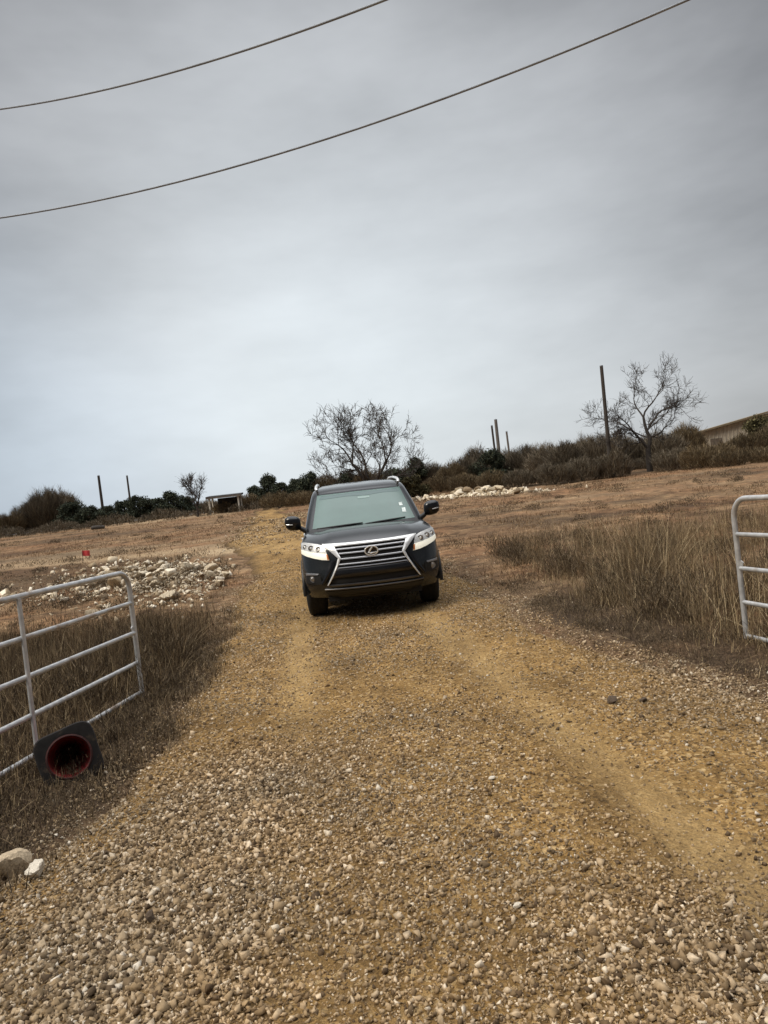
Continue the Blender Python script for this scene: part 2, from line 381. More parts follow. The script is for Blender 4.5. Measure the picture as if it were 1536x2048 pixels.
def clear_lens():
    m = bpy.data.materials.new('clear_lens'); m.use_nodes = True; nt = m.node_tree; N = nt.nodes; N.clear()
    o = N.new('ShaderNodeOutputMaterial'); mx = N.new('ShaderNodeMixShader'); t = N.new('ShaderNodeBsdfTransparent'); g = N.new('ShaderNodeBsdfGlossy')
    g.inputs['Roughness'].default_value = .03; fr = N.new('ShaderNodeMath'); fr.operation = 'MULTIPLY'; lw = N.new('ShaderNodeLayerWeight'); lw.inputs[0].default_value = .3; nt.links.new(lw.outputs['Facing'], fr.inputs[0]); fr.inputs[1].default_value = .18
    nt.links.new(fr.outputs[0], mx.inputs[0]); nt.links.new(t.outputs[0], mx.inputs[1]); nt.links.new(g.outputs[0], mx.inputs[2]); nt.links.new(mx.outputs[0], o.inputs[0]); return m
M['lens'] = clear_lens()
M['cone_red'] = simple('faded_cone_plastic', (.30, .032, .028), .8, vary=.5, nscale=12)
M['cone_base'] = simple('cone_rubber', (.011, .009, .008), .95, vary=.4, nscale=16, bmp=.004)
_nt = M['cone_base'].node_tree; _b = _nt.nodes['Principled BSDF']; _src = _b.inputs['Base Color'].links[0].from_socket
_nt.links.new(mixc(_nt, mrange(_nt, noise(_nt, 9, 6, .7), .52, .72, 0, .55), _src, (.13, .09, .055)), _b.inputs['Base Color'])
M['cone_rim'] = simple('cone_rim_plastic', (.045, .010, .008), .85, vary=.6, nscale=14)
M['flag'] = simple('red_flag', (.55, .05, .05), .7, vary=.2)
M['wood'] = simple('weathered_wood', (.16, .13, .10), .9, vary=.35, nscale=5)
M['white_post'] = simple('white_painted_post', (.62, .58, .50), .7, vary=.15, nscale=6)
M['dark_roof'] = simple('dark_roof_sheet', (.040, .038, .037), .6, vary=.3, nscale=4)
M['siding'] = simple('pale_siding', (.50, .45, .36), .7, vary=.2, nscale=3)
M['tan_roof'] = simple('tan_roofing', (.20, .155, .095), .8, vary=.25, nscale=3)

# ------------------------------------------------------------------ the setting: ground, road
def axis(fine, lo, hi, a, b, grow=1.09):
    v = list(np.arange(a, b + 1e-6, fine)); s = fine; x = b
    while x < hi: s *= grow; x += s; v.append(x)
    s = fine; x = a; pre = []
    while x > lo: s *= grow; x -= s; pre.append(x)
    return np.array(pre[::-1] + v)
def pale_attr(X, Y):
    right = sstep(.5, .7, fbm(X * .3, Y * 1.2, 4, 15)) * sstep(.52, .68, fbm(X * .07 + 3, Y * .42, 3, 71)) * sstep(1.5, 4, X) * sstep(13, 18, Y) * (1 - sstep(44, 60, Y))
    for y0, sl, w in ((19.0, .10, .35), (24.5, .16, .5), (30., .05, .6), (36.5, .12, .7)):
        right = np.maximum(.55 * right, .5 * np.exp(-((Y - y0 - sl * X - .5 * np.sin(X * .35)) / w) ** 2) * sstep(1.5, 4, X) * sstep(.35, .55, fbm(X * .2, Y * .2, 3, 5)))
    spur = np.exp(-((Y - 24.5 + .35 * (X + 5.5)) / 1.3) ** 2) * np.exp(-((X + 5.3) / 1.6) ** 2)
    left = .5 * sstep(.58, .72, fbm(X * .06, Y * .3, 3, 77)) * sstep(4, 7, -X) * sstep(18, 24, Y)
    vg = 0 * X
    return np.clip(np.maximum.reduce([right, spur, left, vg]), 0, .95)
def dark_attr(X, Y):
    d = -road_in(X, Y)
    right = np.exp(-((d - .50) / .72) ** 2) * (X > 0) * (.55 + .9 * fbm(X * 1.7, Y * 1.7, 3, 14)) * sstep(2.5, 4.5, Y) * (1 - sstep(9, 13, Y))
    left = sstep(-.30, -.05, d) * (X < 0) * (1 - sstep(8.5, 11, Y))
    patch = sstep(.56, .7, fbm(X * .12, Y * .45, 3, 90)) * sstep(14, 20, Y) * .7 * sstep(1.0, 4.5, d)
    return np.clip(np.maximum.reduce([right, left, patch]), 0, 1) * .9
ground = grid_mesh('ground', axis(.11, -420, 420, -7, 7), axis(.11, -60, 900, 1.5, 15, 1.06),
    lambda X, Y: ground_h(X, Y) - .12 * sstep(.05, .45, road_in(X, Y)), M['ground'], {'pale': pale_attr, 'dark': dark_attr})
tag(ground, kind='structure')
ys = axis(.045, -8, 60, 1.6, 11, 1.05); u = np.linspace(0, 1, 110)
RX = (road_l(ys)[:, None] - .35) * (1 - u) + (road_r(ys)[:, None] + .35) * u
RYY = np.repeat(ys[:, None], len(u), 1)
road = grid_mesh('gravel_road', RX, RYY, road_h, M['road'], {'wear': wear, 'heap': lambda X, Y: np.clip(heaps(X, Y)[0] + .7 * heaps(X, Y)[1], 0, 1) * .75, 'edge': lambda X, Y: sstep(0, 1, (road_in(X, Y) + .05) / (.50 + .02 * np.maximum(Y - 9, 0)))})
tag(road, kind='structure')
def surf_h(x, y):
    x = np.asarray(x, float); y = np.asarray(y, float)
    g = ground_h(x, y) - .12 * sstep(.05, .45, road_in(x, y)); return np.where(road_in(x, y) > -.3, np.maximum(g, road_h(x, y)), g)

# ------------------------------------------------------------------ stones
def hull(pts):
    import bmesh
    bm = bmesh.new(); [bm.verts.new(p) for p in pts]
    r = bmesh.ops.convex_hull(bm, input=bm.verts)
    bmesh.ops.delete(bm, geom=[v for v in bm.verts if not v.link_faces], context='VERTS')
    bmesh.ops.triangulate(bm, faces=bm.faces); bm.verts.index_update()
    V = np.array([v.co for v in bm.verts]); F = np.array([[v.index for v in f.verts] for f in bm.faces]); bm.free(); return V, F
def stone_variant(n):
    p = RNG.uniform(-1, 1, (n, 3)); p = np.sign(p) * np.abs(p) ** .45; p *= np.array([1., RNG.uniform(.65, 1), RNG.uniform(.5, .85)])
    return hull(p)
def rot_mats(n):
    q = RNG.normal(size=(n, 4)); q /= np.linalg.norm(q, axis=1)[:, None]; w, x, y, z = q.T
    return np.stack([1 - 2 * (y * y + z * z), 2 * (x * y - z * w), 2 * (x * z + y * w), 2 * (x * y + z * w), 1 - 2 * (x * x + z * z), 2 * (y * z - x * w),
                     2 * (x * z - y * w), 2 * (y * z + x * w), 1 - 2 * (x * x + y * y)], -1).reshape(n, 3, 3)
def scatter(name, P, size, variants, mat, label, cat):
    Vs, Fs = [], []; off = 0; idx = RNG.integers(0, len(variants), len(P)); Rm = rot_mats(len(P))
    for k, (v, f) in enumerate(variants):
        s = np.where(idx == k)[0]
        if not len(s): continue
        W = np.einsum('nij,vj->nvi', Rm[s], v) * size[s][:, None, None] + P[s][:, None, :]
        Vs.append(W.reshape(-1, 3)); Fs.append((f[None] + (np.arange(len(s)) * len(v))[:, None, None]).reshape(-1, 3) + off); off += len(s) * len(v)
    return tag(np_mesh(name, np.concatenate(Vs), np.concatenate(Fs), mat), label, cat, kind='stuff')
variants = [stone_variant(int(n)) for n in RNG.integers(7, 11, 24)]
n = 820000
y = 1.7 * (17 / 1.7) ** RNG.uniform(0, 1, n); x = RNG.uniform(-5, 5.5, n)
e = road_in(x, y); heap = np.clip(fbm(x * .8, y * .8, 3, 33) * 2 - .55, 0, 1)
heapL, heapR = heaps(x, y)
prob = (.16 + .55 * heap + .9 * heapL + .7 * heapR) * (1 - .78 * np.clip(1.1 * wear(x, y), 0, 1)) * sstep(-.26, .05, e)
prob = np.maximum(prob, .10 * sstep(-1.1, -.5, e) * (fbm(x * 2, y * 2, 3, 44) > .5))
k = RNG.uniform(size=n) < prob * .9; x, y = x[k], y[k]
size = .0051 * np.exp(RNG.normal(0, .45, len(x))) * (1 + .60 * (heapL + .6 * heapR)[k]) * (1 + .05 * np.maximum(y - 4, 0))
size = np.minimum(size, .023)
xf, yf = RNG.uniform(-9, 3, 30000), 16 * (46 / 16) ** RNG.uniform(0, 1, 30000); kf = (road_in(xf, yf) > -.3) & (fbm(xf * .8, yf * .5, 4, 62) > .44); xf, yf = xf[kf], yf[kf]
x, y, size = np.concatenate([x, xf]), np.concatenate([y, yf]), np.concatenate([size, .016 * np.exp(RNG.normal(0, .4, len(xf))) * (yf / 22)])
P = np.stack([x, y, surf_h(x, y) + size * .2], -1)
scatter('gravel', P, size, variants, M['gravel'], 'crushed tan and grey gravel spread over the road', 'gravel')

def rock_mesh(seed, sub=3, flat=.75, noise_a=.06):
    import bmesh
    r = np.random.default_rng(seed); bm = bmesh.new(); bmesh.ops.create_icosphere(bm, subdivisions=sub, radius=1)
    V = np.array([v.co for v in bm.verts]); F = [[v.index for v in f.verts] for f in bm.faces]; bm.free()
    N = r.normal(size=(9, 3)); N /= np.linalg.norm(N, axis=1)[:, None]; o = r.uniform(.38, .8, 9)
    d = V @ N.T; rad = np.where(d > .05, o[None] / np.maximum(d, .05), 9).min(1).clip(0, 1.05)
    rad *= 1 + noise_a * (fbm(V[:, 0] * 3 + 9 + V[:, 2] * 2, V[:, 1] * 3 + 5, 3, seed) - .5) * 2
    V = V * rad[:, None] * np.array([1, r.uniform(.65, 1), flat * r.uniform(.7, 1)])
    me = bpy.data.meshes.new('rock'); me.from_pydata(V.tolist(), [], F); me.update()
    me.polygons.foreach_set('use_smooth', [True] * len(F)); me.set_sharp_from_angle(angle=math.radians(28)); return me
def place_rock(me, name, x, y, s, mat, label, cat='rock', group=None, sink=.25, lift=0.):
    o = bpy.data.objects.new(name, me.copy()); o.data.materials.clear(); o.data.materials.append(mat)
    o.scale = (s, s, s); o.rotation_euler = (random.uniform(-.3, .3), random.uniform(-.3, .3), random.uniform(0, 6.28))
    o.location = (x, y, float(surf_h(x, y)) + s * .5 * (1 - sink) + lift); COL.objects.link(o); return tag(o, label, cat, group)
rocks = [rock_mesh(i) for i in range(8)]; small_rocks = [rock_mesh(20 + i, 2, .7, .04) for i in range(8)]
place_rock(rocks[0], 'rock', -2.02, 3.62, .11, M['tan_rock'], 'tan limestone block half buried at the grass edge below the gate')
place_rock(rocks[3], 'rock', -1.82, 3.50, .07, M['pale_rock'], 'grey white crushed stone beside the tan block at the grass edge')
place_rock(small_rocks[1], 'rock', .33, 2.77, .024, M['pale_rock'], 'white angular stone lying alone on the near gravel')
place_rock(small_rocks[2], 'rock', .42, 4.05, .026, M['pale_rock'], 'flat white stone on the gravel in the middle of the road')
place_rock(small_rocks[4], 'rock', .30, 3.93, .017, M['pale_rock'], 'small white stone just in front of the flat white one')
place_rock(small_rocks[3], 'rock', .62, 2.48, .022, M['tan_rock'], 'buff stone among the loose grey gravel nearest the camera')
place_rock(small_rocks[5], 'dirt_clod', 1.43, 5.15, .06, M['clod'], 'dark dirt clod at the road margin before the tall grass', 'dirt clod')
place_rock(small_rocks[6], 'dirt_clod', 1.63, 5.1, .04, M['clod'], 'smaller dark dirt clod beside the larger one at the road margin', 'dirt clod')
place_rock(small_rocks[7], 'dirt_clod', -1.12, 2.98, .045, M['clod'], 'dark dirt clod sunk in the grey gravel heap', 'dirt clod')

def rubble(n, cx, cy, ax, ay, rot, smin, smax, label, group, pile, seed):
    r = np.random.default_rng(seed); c, s_ = math.cos(rot), math.sin(rot)
    for i in range(n):
        a = r.normal(0, .42); b = r.normal(0, .42); a, b = np.clip((a, b), -1.1, 1.1)
        x, y = cx + ax * a * c - ay * b * s_, cy + ax * a * s_ + ay * b * c
        if road_in(x, y) > -.5: continue
        s = smin + (smax - smin) * r.uniform() ** 2.6
        place_rock(rocks[i % 8] if s > .13 else small_rocks[i % 8], 'limestone_rock', x, y, s, M['rubble'], label, 'rock', group, .3, pile * max(0, 1 - (a * a + b * b) / .5))
    m = n * 16; a = r.normal(0, .5, m); b = r.normal(0, .5, m)
    x = cx + ax * a * c - ay * b * s_; y = cy + ax * a * s_ + ay * b * c
    q = (road_in(x, y) < -.5) & (y > 12); return x[q], y[q]
x1, y1 = rubble(150, -5.7, 18.3, 5.4, 2.1, -1.05, .06, .25, 'pale broken limestone rock in the rubble spread behind the open pipe gate', 'limestone rubble behind the gate', .12, 3)
x2, y2 = rubble(64, 5.2, 42.0, 4.3, 1.3, -.9, .10, .36, 'pale cream limestone rock in the far rubble heap below the brush line', 'limestone rubble below the brush', .22, 4)
x3, y3 = rubble(34, -9.3, 17.4, 3.2, 2.0, .2, .06, .22, 'scattered grey white rock in the grass behind the gate rails', 'rocks scattered behind the gate rails', .0, 5)
xs_ = np.concatenate([x1, x2, x3]); ys_ = np.concatenate([y1, y2, y3]); sz = .05 * np.exp(RNG.normal(0, .4, len(xs_))) * np.clip(ys_ / 22, .7, 1.6)
scatter('rubble_chips', np.stack([xs_, ys_, surf_h(xs_, ys_) + sz * .2], -1), sz, variants, M['rubble'], 'broken limestone chips strewn round the rubble heaps', 'rubble')

# ------------------------------------------------------------------ grass
def blades(X, Y, H, Wd, lean, nseg=3, z0=None, curl=.6):
    n = len(X); az = RNG.uniform(0, 2 * np.pi, n); tl = np.abs(RNG.normal(0, lean, n)); face = az + np.pi / 2 + RNG.normal(0, .7, n)
    Z = surf_h(X, Y) if z0 is None else z0
    ts = np.linspace(0, 1, nseg + 1); V = np.zeros((n, 2 * (nseg + 1), 3))
    for j, t in enumerate(ts):
        out = H * (np.sin(tl) * t + curl * tl * t * t * .5); up = H * (np.cos(tl) * t - .25 * tl * t * t)
        w = Wd * (1 - .85 * t)
        cx = X + np.cos(az) * out; cy = Y + np.sin(az) * out; cz = Z - .01 + up
        for q, sg in ((0, -.5), (1, .5)):
            V[:, 2 * j + q, 0] = cx + np.cos(face) * w * sg; V[:, 2 * j + q, 1] = cy + np.sin(face) * w * sg; V[:, 2 * j + q, 2] = cz
    base = np.array([[2 * j, 2 * j + 1, 2 * j + 3, 2 * j + 2] for j in range(nseg)])
    F = (base[None] + (np.arange(n) * 2 * (nseg + 1))[:, None, None]).reshape(-1, 4)
    return V.reshape(-1, 3), F
def merge(parts):
    V, F, o = [], [], 0
    for v, f in parts: V.append(v); F.append(f + o); o += len(v)
    return np.concatenate(V), np.concatenate(F)
def grass(name, parts, mat, label):
    V, F = merge(parts); return tag(np_mesh(name, V, F, mat), label, 'grass', kind='stuff')

# tall dry grass on the far side of the road
n = 130000; y = RNG.uniform(5.4, 19, n); x = RNG.uniform(1.2, 12, n); d = -road_in(x, y)
dens = sstep(.35, 1.1, d - .35 * (fbm(x * .8, y * .8, 3, 18) - .5) * 2) * (1 - sstep(11.5, 16.5, y - .25 * x)) * (1 - sstep(6, 11, x - .2 * y)) * (.04 + 1.1 * sstep(.38, .66, fbm(x * 1.2, y * 1.2, 4, 55)))
k = RNG.uniform(size=n) < dens; x, y, d = x[k], y[k], d[k]
hh = (.13 + .57 * sstep(.5, 1.7, d) * (.15 + 1.5 * sstep(.25, .75, fbm(x * 1.3, y * 1.3, 4, 58)))) * RNG.uniform(.35, 1.2, len(x)) * (1 - .35 * sstep(10, 16, y))
grass('tall_grass', [blades(x, y, hh, RNG.uniform(.003, .009, len(x)), .45, 4, curl=.9)], M['tall_grass'], 'tall dry tan grass standing beside the road by the far gate')
# dark matted grass, left verge under the gate and taller clump at the gate end
n = 240000; y = RNG.uniform(2.0, 12.5, n); x = RNG.uniform(-8, -1.6, n); d = -road_in(x, y)
k = RNG.uniform(size=n) < sstep(-.36, -.12, d - .34 * (fbm(x * 2, y * 2, 3, 19) - .5) * 2) * (.5 + .9 * fbm(x * 1.4, y * 1.4, 3, 56)) * (1 - .6 * sstep(9, 12, y)); x, y, d = x[k], y[k], d[k]
hh = (.05 + .10 * sstep(.1, 1.2, d) + .10 * fbm(x * 1.6, y * 1.6, 2, 13)) * RNG.uniform(.5, 1.3, len(x))
p1 = blades(x, y, hh, RNG.uniform(.003, .008, len(x)), .85, 3, curl=1.2)
n = 16000; x = -3.05 + RNG.normal(0, .42, n); y = 9.0 + RNG.normal(0, 1.0, n); k = -road_in(x, y) > .12; x, y = x[k], y[k]
p2 = blades(x, y, RNG.uniform(.15, .55, len(x)) * (.4 + 1.2 * fbm(x * 1.8, y * 1.8, 3, 65)), RNG.uniform(.004, .009, len(x)), .5, 3, curl=.9)
n = 12000; x = -5.4 + RNG.normal(0, 1.6, n); y = 9.0 + RNG.normal(0, 2.0, n); k = road_in(x, y) < -.25; x, y = x[k], y[k]
p3 = blades(x, y, RNG.uniform(.12, .38, len(x)), RNG.uniform(.004, .008, len(x)), .3, 3)
n = 90000; y = RNG.uniform(2.6, 10, n); x = 1.4 + RNG.uniform(0, 3.2, n); d = -road_in(x, y); k = (d > .15) & (d < 2.) & (RNG.uniform(size=n) < .25 + .75 * sstep(.5, 1.1, d)); x, y = x[k], y[k]
p4 = blades(x, y, RNG.uniform(.04, .14, len(x)), RNG.uniform(.003, .007, len(x)), .9, 3, curl=1.2)
grass('matted_grass', [p1, p2, p3, p4], M['short_grass'], 'dark matted dead grass on the verge around the open gate')
# stubble on the field
n = 150000; y = 10 * (62 / 10) ** RNG.uniform(0, 1, n); x = RNG.uniform(-.62, .62, n) * y; d = -road_in(x, y)
k = (d > .15) & (RNG.uniform(size=n) < sstep(.40, .62, fbm(x * .5, y * .5, 4, 57)) * (1 - .8 * pale_attr(x, y))); x, y = x[k], y[k]
hh = RNG.uniform(.03, .10, len(x)) * (1 + y / 80); grass('field_stubble', [blades(x, y, hh, .006 + .0006 * y, 1.1, 3, curl=1.)], M['stubble'], 'short brown stubble and dead weeds on the bare field')

# ------------------------------------------------------------------ trees and brush
def brush_mesh(w, h, n, seed, wd=.028):
    r = np.random.default_rng(seed)
    rad = r.uniform(0, 1, n) ** .5; th = r.uniform(0, 2 * np.pi, n)
    lump = .72 + .5 * vnoise(np.cos(th) * 1.7 + 9, np.sin(th) * 1.7 + rad * 1.3, seed)
    hmax = h * np.sqrt(np.clip(1 - .85 * rad ** 2.4, .04, 1)) * lump
    zz = hmax * r.uniform(0, 1, n) ** .7
    X = np.cos(th) * rad * w * .5 * (.75 + .25 * zz / h); Y = np.sin(th) * rad * w * .42
    L = r.uniform(.18, .55, n) * h * .33; dx = np.cos(th) * rad * .6 + r.normal(0, .35, n); dy = np.sin(th) * rad * .6 + r.normal(0, .35, n)
    sh = r.uniform(size=n) < .05; L = np.where(sh, L * 2.0 + .25 * h, L); zz = np.where(sh, hmax * .75, zz); dx = np.where(sh, dx * .5, dx); dy = np.where(sh, dy * .5, dy)
    V = np.zeros((n, 4, 3)); fa = r.uniform(0, 2 * np.pi, n); wv = wd * r.uniform(.6, 1.4, n)
    for q, (t, sg) in enumerate(((0, -.5), (0, .5), (1, .12), (1, -.12))):
        V[:, q, 0] = X + dx * L * t + np.cos(fa) * wv * sg; V[:, q, 1] = Y + dy * L * t + np.sin(fa) * wv * sg; V[:, q, 2] = np.maximum(zz + L * t * np.where(sh, .6, 1), -.1)
    F = np.arange(4 * n).reshape(n, 4); return V.reshape(-1, 3), F
def leaf_mesh(w, h, n, seed, spire=.5, sz=.11):
    r = np.random.default_rng(seed); nc = 46
    zc = r.uniform(.05, .95, nc); prof = (1 - zc ** 1.6) ** (.35 + .5 * spire) * (.75 + .25 * np.minimum(zc / .2, 1))
    th = r.uniform(0, 2 * np.pi, nc); rr = prof * r.uniform(.35, .95, nc)
    C = np.stack([np.cos(th) * rr * w * .5, np.sin(th) * rr * w * .45, zc * h], -1); cr = r.uniform(.12, .26, nc) * min(w, h)
    i = r.integers(0, nc, n); d = r.normal(size=(n, 3)); d /= np.linalg.norm(d, axis=1)[:, None]
    c = C[i] + d * (cr[i] * r.uniform(.4, 1.05, n))[:, None] * np.array([1, 1, .8]); c[:, 2] = np.maximum(c[:, 2], .02)
    a = r.normal(size=(n, 3)); a[:, 2] += .8; a /= np.linalg.norm(a, axis=1)[:, None]; b = np.cross(a, r.normal(size=(n, 3))); b /= np.linalg.norm(b, axis=1)[:, None]
    s = (sz * r.uniform(.6, 1.5, n))[:, None]
    V = np.stack([c - a * s - b * s * .22, c - a * s * .2 + b * s * .45, c + a * s, c - a * s * .1 - b * s * .5], 1)
    return V.reshape(-1, 3), np.arange(4 * n).reshape(n, 4)

wp = []
for i in range(70):
    yy = RNG.uniform(6.6, 15.5); xx = float(road_r(yy)) + (RNG.uniform(.7, 1.6) if i < 30 else RNG.uniform(1.5, 4.5)); V, F = brush_mesh(RNG.uniform(.35, .8), RNG.uniform(.28, .6), 420, 3000 + i, .006); wp.append((V + np.array([xx, yy, float(surf_h(xx, yy))]), F))
for i in range(26):
    xx, yy = -3.0 + RNG.normal(0, .45), 8.9 + RNG.normal(0, 1.0)
    if road_in(xx, yy) > -.2: continue
    V, F = brush_mesh(RNG.uniform(.35, .7), RNG.uniform(.25, .55), 420, 3100 + i, .006); wp.append((V + np.array([xx, yy, float(surf_h(xx, yy))]), F))
for i in range(90):
    xx, yy = -5.7 + RNG.normal(0, 1.7), 18.3 + RNG.normal(0, 2.2)
    if road_in(xx, yy) > -.4: continue
    V, F = brush_mesh(RNG.uniform(.4, .9), RNG.uniform(.12, .32), 260, 3900 + i, .010); wp.append((V + np.array([xx, yy, float(surf_h(xx, yy)) - .03]), F))
for i in range(60):
    yy = RNG.uniform(3.0, 8.5); xx = float(road_l(yy)) - RNG.uniform(-.12, .5)
    V, F = brush_mesh(RNG.uniform(.25, .5), RNG.uniform(.07, .18), 300, 4100 + i, .005); wp.append((V + np.array([xx, yy, float(surf_h(xx, yy)) - .02]), F))
for i in range(60):
    yy = RNG.uniform(4.5, 12); xx = float(road_r(yy)) + RNG.uniform(.05, .7)
    V, F = brush_mesh(RNG.uniform(.25, .5), RNG.uniform(.06, .16), 300, 4200 + i, .005); wp.append((V + np.array([xx, yy, float(surf_h(xx, yy)) - .02]), F))
for i in range(520):
    yy = 13 * (55 / 13) ** RNG.uniform(); xx = RNG.uniform(-.6, .6) * yy
    if road_in(xx, yy) > -.3 or fbm(xx * .35, yy * .35, 3, 91) < .47: continue
    V, F = brush_mesh(RNG.uniform(.4, 1.3), RNG.uniform(.10, .30), 200, 3300 + i, .006 + .0005 * yy); wp.append((V + np.array([xx, yy, float(surf_h(xx, yy)) - .03]), F))
V, F = merge(wp); tag(np_mesh('weeds', V, F, M['weeds']), 'dead brown weeds tangled through the verges and the bare field', 'weeds', kind='stuff')
def grow(paths, p, d, L, r, depth, rng, up=.12, spread=.55, kids=(2, 3)):
    pts = [p.copy()]; rad = [r]; seg = 4; q = p.copy(); dd = d.copy()
    for i in range(seg):
        dd = (dd + Vector(rng.normal(0, .17, 3)) + Vector((0, 0, up * .3))).normalized(); q = q + dd * (L / seg); pts.append(q.copy()); rad.append(r * (1 - .42 * (i + 1) / seg))
    paths.append((pts, rad, depth))
    if depth <= 0: return
    nk = int(rng.integers(kids[0], kids[1] + 1))
    for i in range(nk):
        ax = dd.orthogonal().normalized(); ax.rotate(Matrix.Rotation(rng.uniform(0, 6.28), 3, dd)); nd = dd.copy(); nd.rotate(Matrix.Rotation(rng.uniform(.5, 1.25) * spread, 3, ax))
        nd = (nd + Vector((0, 0, up))).normalized()
        grow(paths, q.copy(), nd, L * rng.uniform(.62, .86), rad[-1] * rng.uniform(.66, .86), depth - 1, rng, up, spread, kids)
    if depth >= 1:
        for i in range(int(rng.integers(2, 5))):
            j = int(rng.integers(1, seg)); ax = dd.orthogonal().normalized(); ax.rotate(Matrix.Rotation(rng.uniform(0, 6.28), 3, dd)); nd = dd.copy(); nd.rotate(Matrix.Rotation(rng.uniform(.6, 1.2), 3, ax))
            grow(paths, pts[j].copy(), nd, L * rng.uniform(.4, .65), rad[j] * .45, max(0, depth - 2), rng, up, spread, kids)
def bare_tree(name, loc, stems, label, seed, trunk=None, rmin=.012, up=.12, spread=.6, group=None, k=(1, 1, 1)):
    root = empty(name, loc); root.scale = k; tag(root, label, 'tree', group); rng = np.random.default_rng(seed)
    tr, cr = MB(), MB(); paths = []
    if trunk: tr.tube(trunk[0], trunk[1], 9)
    for (p, d, L, r, depth) in stems: grow(paths, Vector(p), Vector(d).normalized(), L, r, depth, rng, up, spread)
    for pts, rad, dep in [p for p in paths if p[2] == 0]:
        for i in range(1):
            q = pts[int(rng.integers(1, len(pts)))]; d = ((pts[-1] - pts[0]).normalized() + Vector(rng.normal(0, .65, 3))).normalized(); e = q + d * rng.uniform(.18, .45)
            paths.append(([q.copy(), (q + e) / 2 + Vector(rng.normal(0, .02, 3)), e], [.007, .006, .005], 0))
    mx = max(s[4] for s in stems)
    for pts, rad, dep in paths:
        rad = [max(q, rmin if len(rad) > 3 else .005) for q in rad]
        if dep == mx: tr.tube(pts, rad, 8)
        else: cr.tube(pts, rad, 5 if dep > 1 else 3, cap=False)
    tr.build('trunk', M['bark'], root); cr.build('crown', M['twig'], root); return root
def wpos(px, Y):
    d = ray(px, 1000 - .114 * (px - 745)); x = d.x / d.y * Y; return x, Y, float(ground_h(x, Y))
# centre mesquite behind the SUV
x, y, z = wpos(745, 46)
bare_tree('bare_tree', (x, y, z), [((0, 0, 1.0), (-.62, .1, .8), 2.1, .16, 5), ((.15, 0, 1.0), (.62, -.1, .75), 2.0, .14, 5), ((.05, 0, 1.1), (.05, .2, 1), 1.9, .12, 5), ((-.1, 0, .8), (-.95, -.2, .4), 1.7, .10, 4), ((.2, 0, .9), (.95, .1, .42), 1.7, .10, 4)],
    'wide leafless mesquite tree rising behind the roof of the dark SUV', 11, ([(0, 0, -.2), (.02, 0, .6), (.05, 0, 1.15)], [.26, .2, .17]), up=.13, spread=.66, k=(.90, .8, .96))
# taller tree on the brush line
x, y, z = wpos(1300, 47)
bare_tree('bare_tree', (x, y, z), [((.15, 0, 2.0), (.12, 0, 1), 2.3, .17, 5), ((-.1, 0, 1.9), (-.55, .1, .85), 1.75, .13, 5), ((.25, 0, 3.4), (.75, .1, .7), 1.7, .10, 4), ((.2, 0, 2.6), (.9, -.2, .45), 1.4, .08, 4)],
    'tall leafless tree with a forked trunk standing in front of the grey brush', 23, ([(0, 0, -.2), (-.03, 0, 1.0), (.05, 0, 2.05)], [.27, .22, .18]), up=.10, spread=.62, k=(.8, .8, .82))
x, y, z = wpos(397, 58)
bare_tree('bare_tree', (x, y, z), [((0, 0, .7), (-.4, 0, 1), .9, .06, 4), ((0, 0, .7), (.45, .1, 1), .9, .06, 4), ((0, 0, .8), (.02, .3, 1), .9, .05, 4)],
    'small leafless tree standing alone beside the open shed', 31, ([(0, 0, -.1), (.02, 0, .8)], [.1, .07]), up=.2, spread=.5)

def plant(px, top, Y, wpx, kind):
    x, y, z = wpos(px, Y); h = max(.8, at(px, top, Y).z - z); w = wpx / FPX * Y
    seed = int(px * 7 + Y) + 5000
    if kind in 'JO':
        V, F = leaf_mesh(w, h, int(2600 + 900 * w * h), seed, .8 if kind == 'J' and h > w * .8 else .3, .072)
        root = empty('juniper_bush' if kind == 'J' else 'leafy_bush', (x, y, z)); mat = M['juniper'] if kind == 'J' else M['olive']
    else:
        V, F = brush_mesh(w, h, int(2200 + 1100 * w * h), seed)
        root = empty('brush_shrub', (x, y, z)); mat = M['brush_grey'] if kind == 'G' else M['brush_brown']
    np_mesh('foliage' if kind in 'JO' else 'branches', V, F, mat, root)
    r = np.random.default_rng(seed + 1); tr = MB()
    for i in range(4):
        a = r.uniform(0, 6.28); tr.tube([(0, 0, -.15), (math.cos(a) * w * .08, math.sin(a) * w * .08, h * .3), (math.cos(a) * w * .22, math.sin(a) * w * .2, h * .62)], [.05, .035, .012], 5)
    tr.build('stem', M['bark'], root)
    return root
near_car = 'brush and bushes on the treeline behind the SUV'
left_grp = 'dark bushes along the far field edge'; right_grp = 'grey brush on the rise beyond the field'
LAB = {
 ('J', 0): 'dark green juniper in the low row past the field beside the twin poles', ('T', 0): 'bare brown shrub in the low row past the field beside the twin poles', ('G', 0): 'leafless grey shrub in the low row at the far end of the field',
 ('J', 1): 'dark juniper on the treeline behind the SUV', ('T', 1): 'brown leafless shrub on the treeline behind the SUV', ('G', 1): 'grey twiggy shrub on the treeline behind the SUV', ('O', 1): 'olive bush just behind the SUV mirror',
 ('G', 2): 'dense grey brush shrub on the rise around the forked bare tree', ('T', 2): 'brown brush shrub on the rise below the pale farm building', ('J', 2): 'rounded dark juniper under the pair of short poles', ('O', 2): 'tawny olive bush beside the pale farm building'}
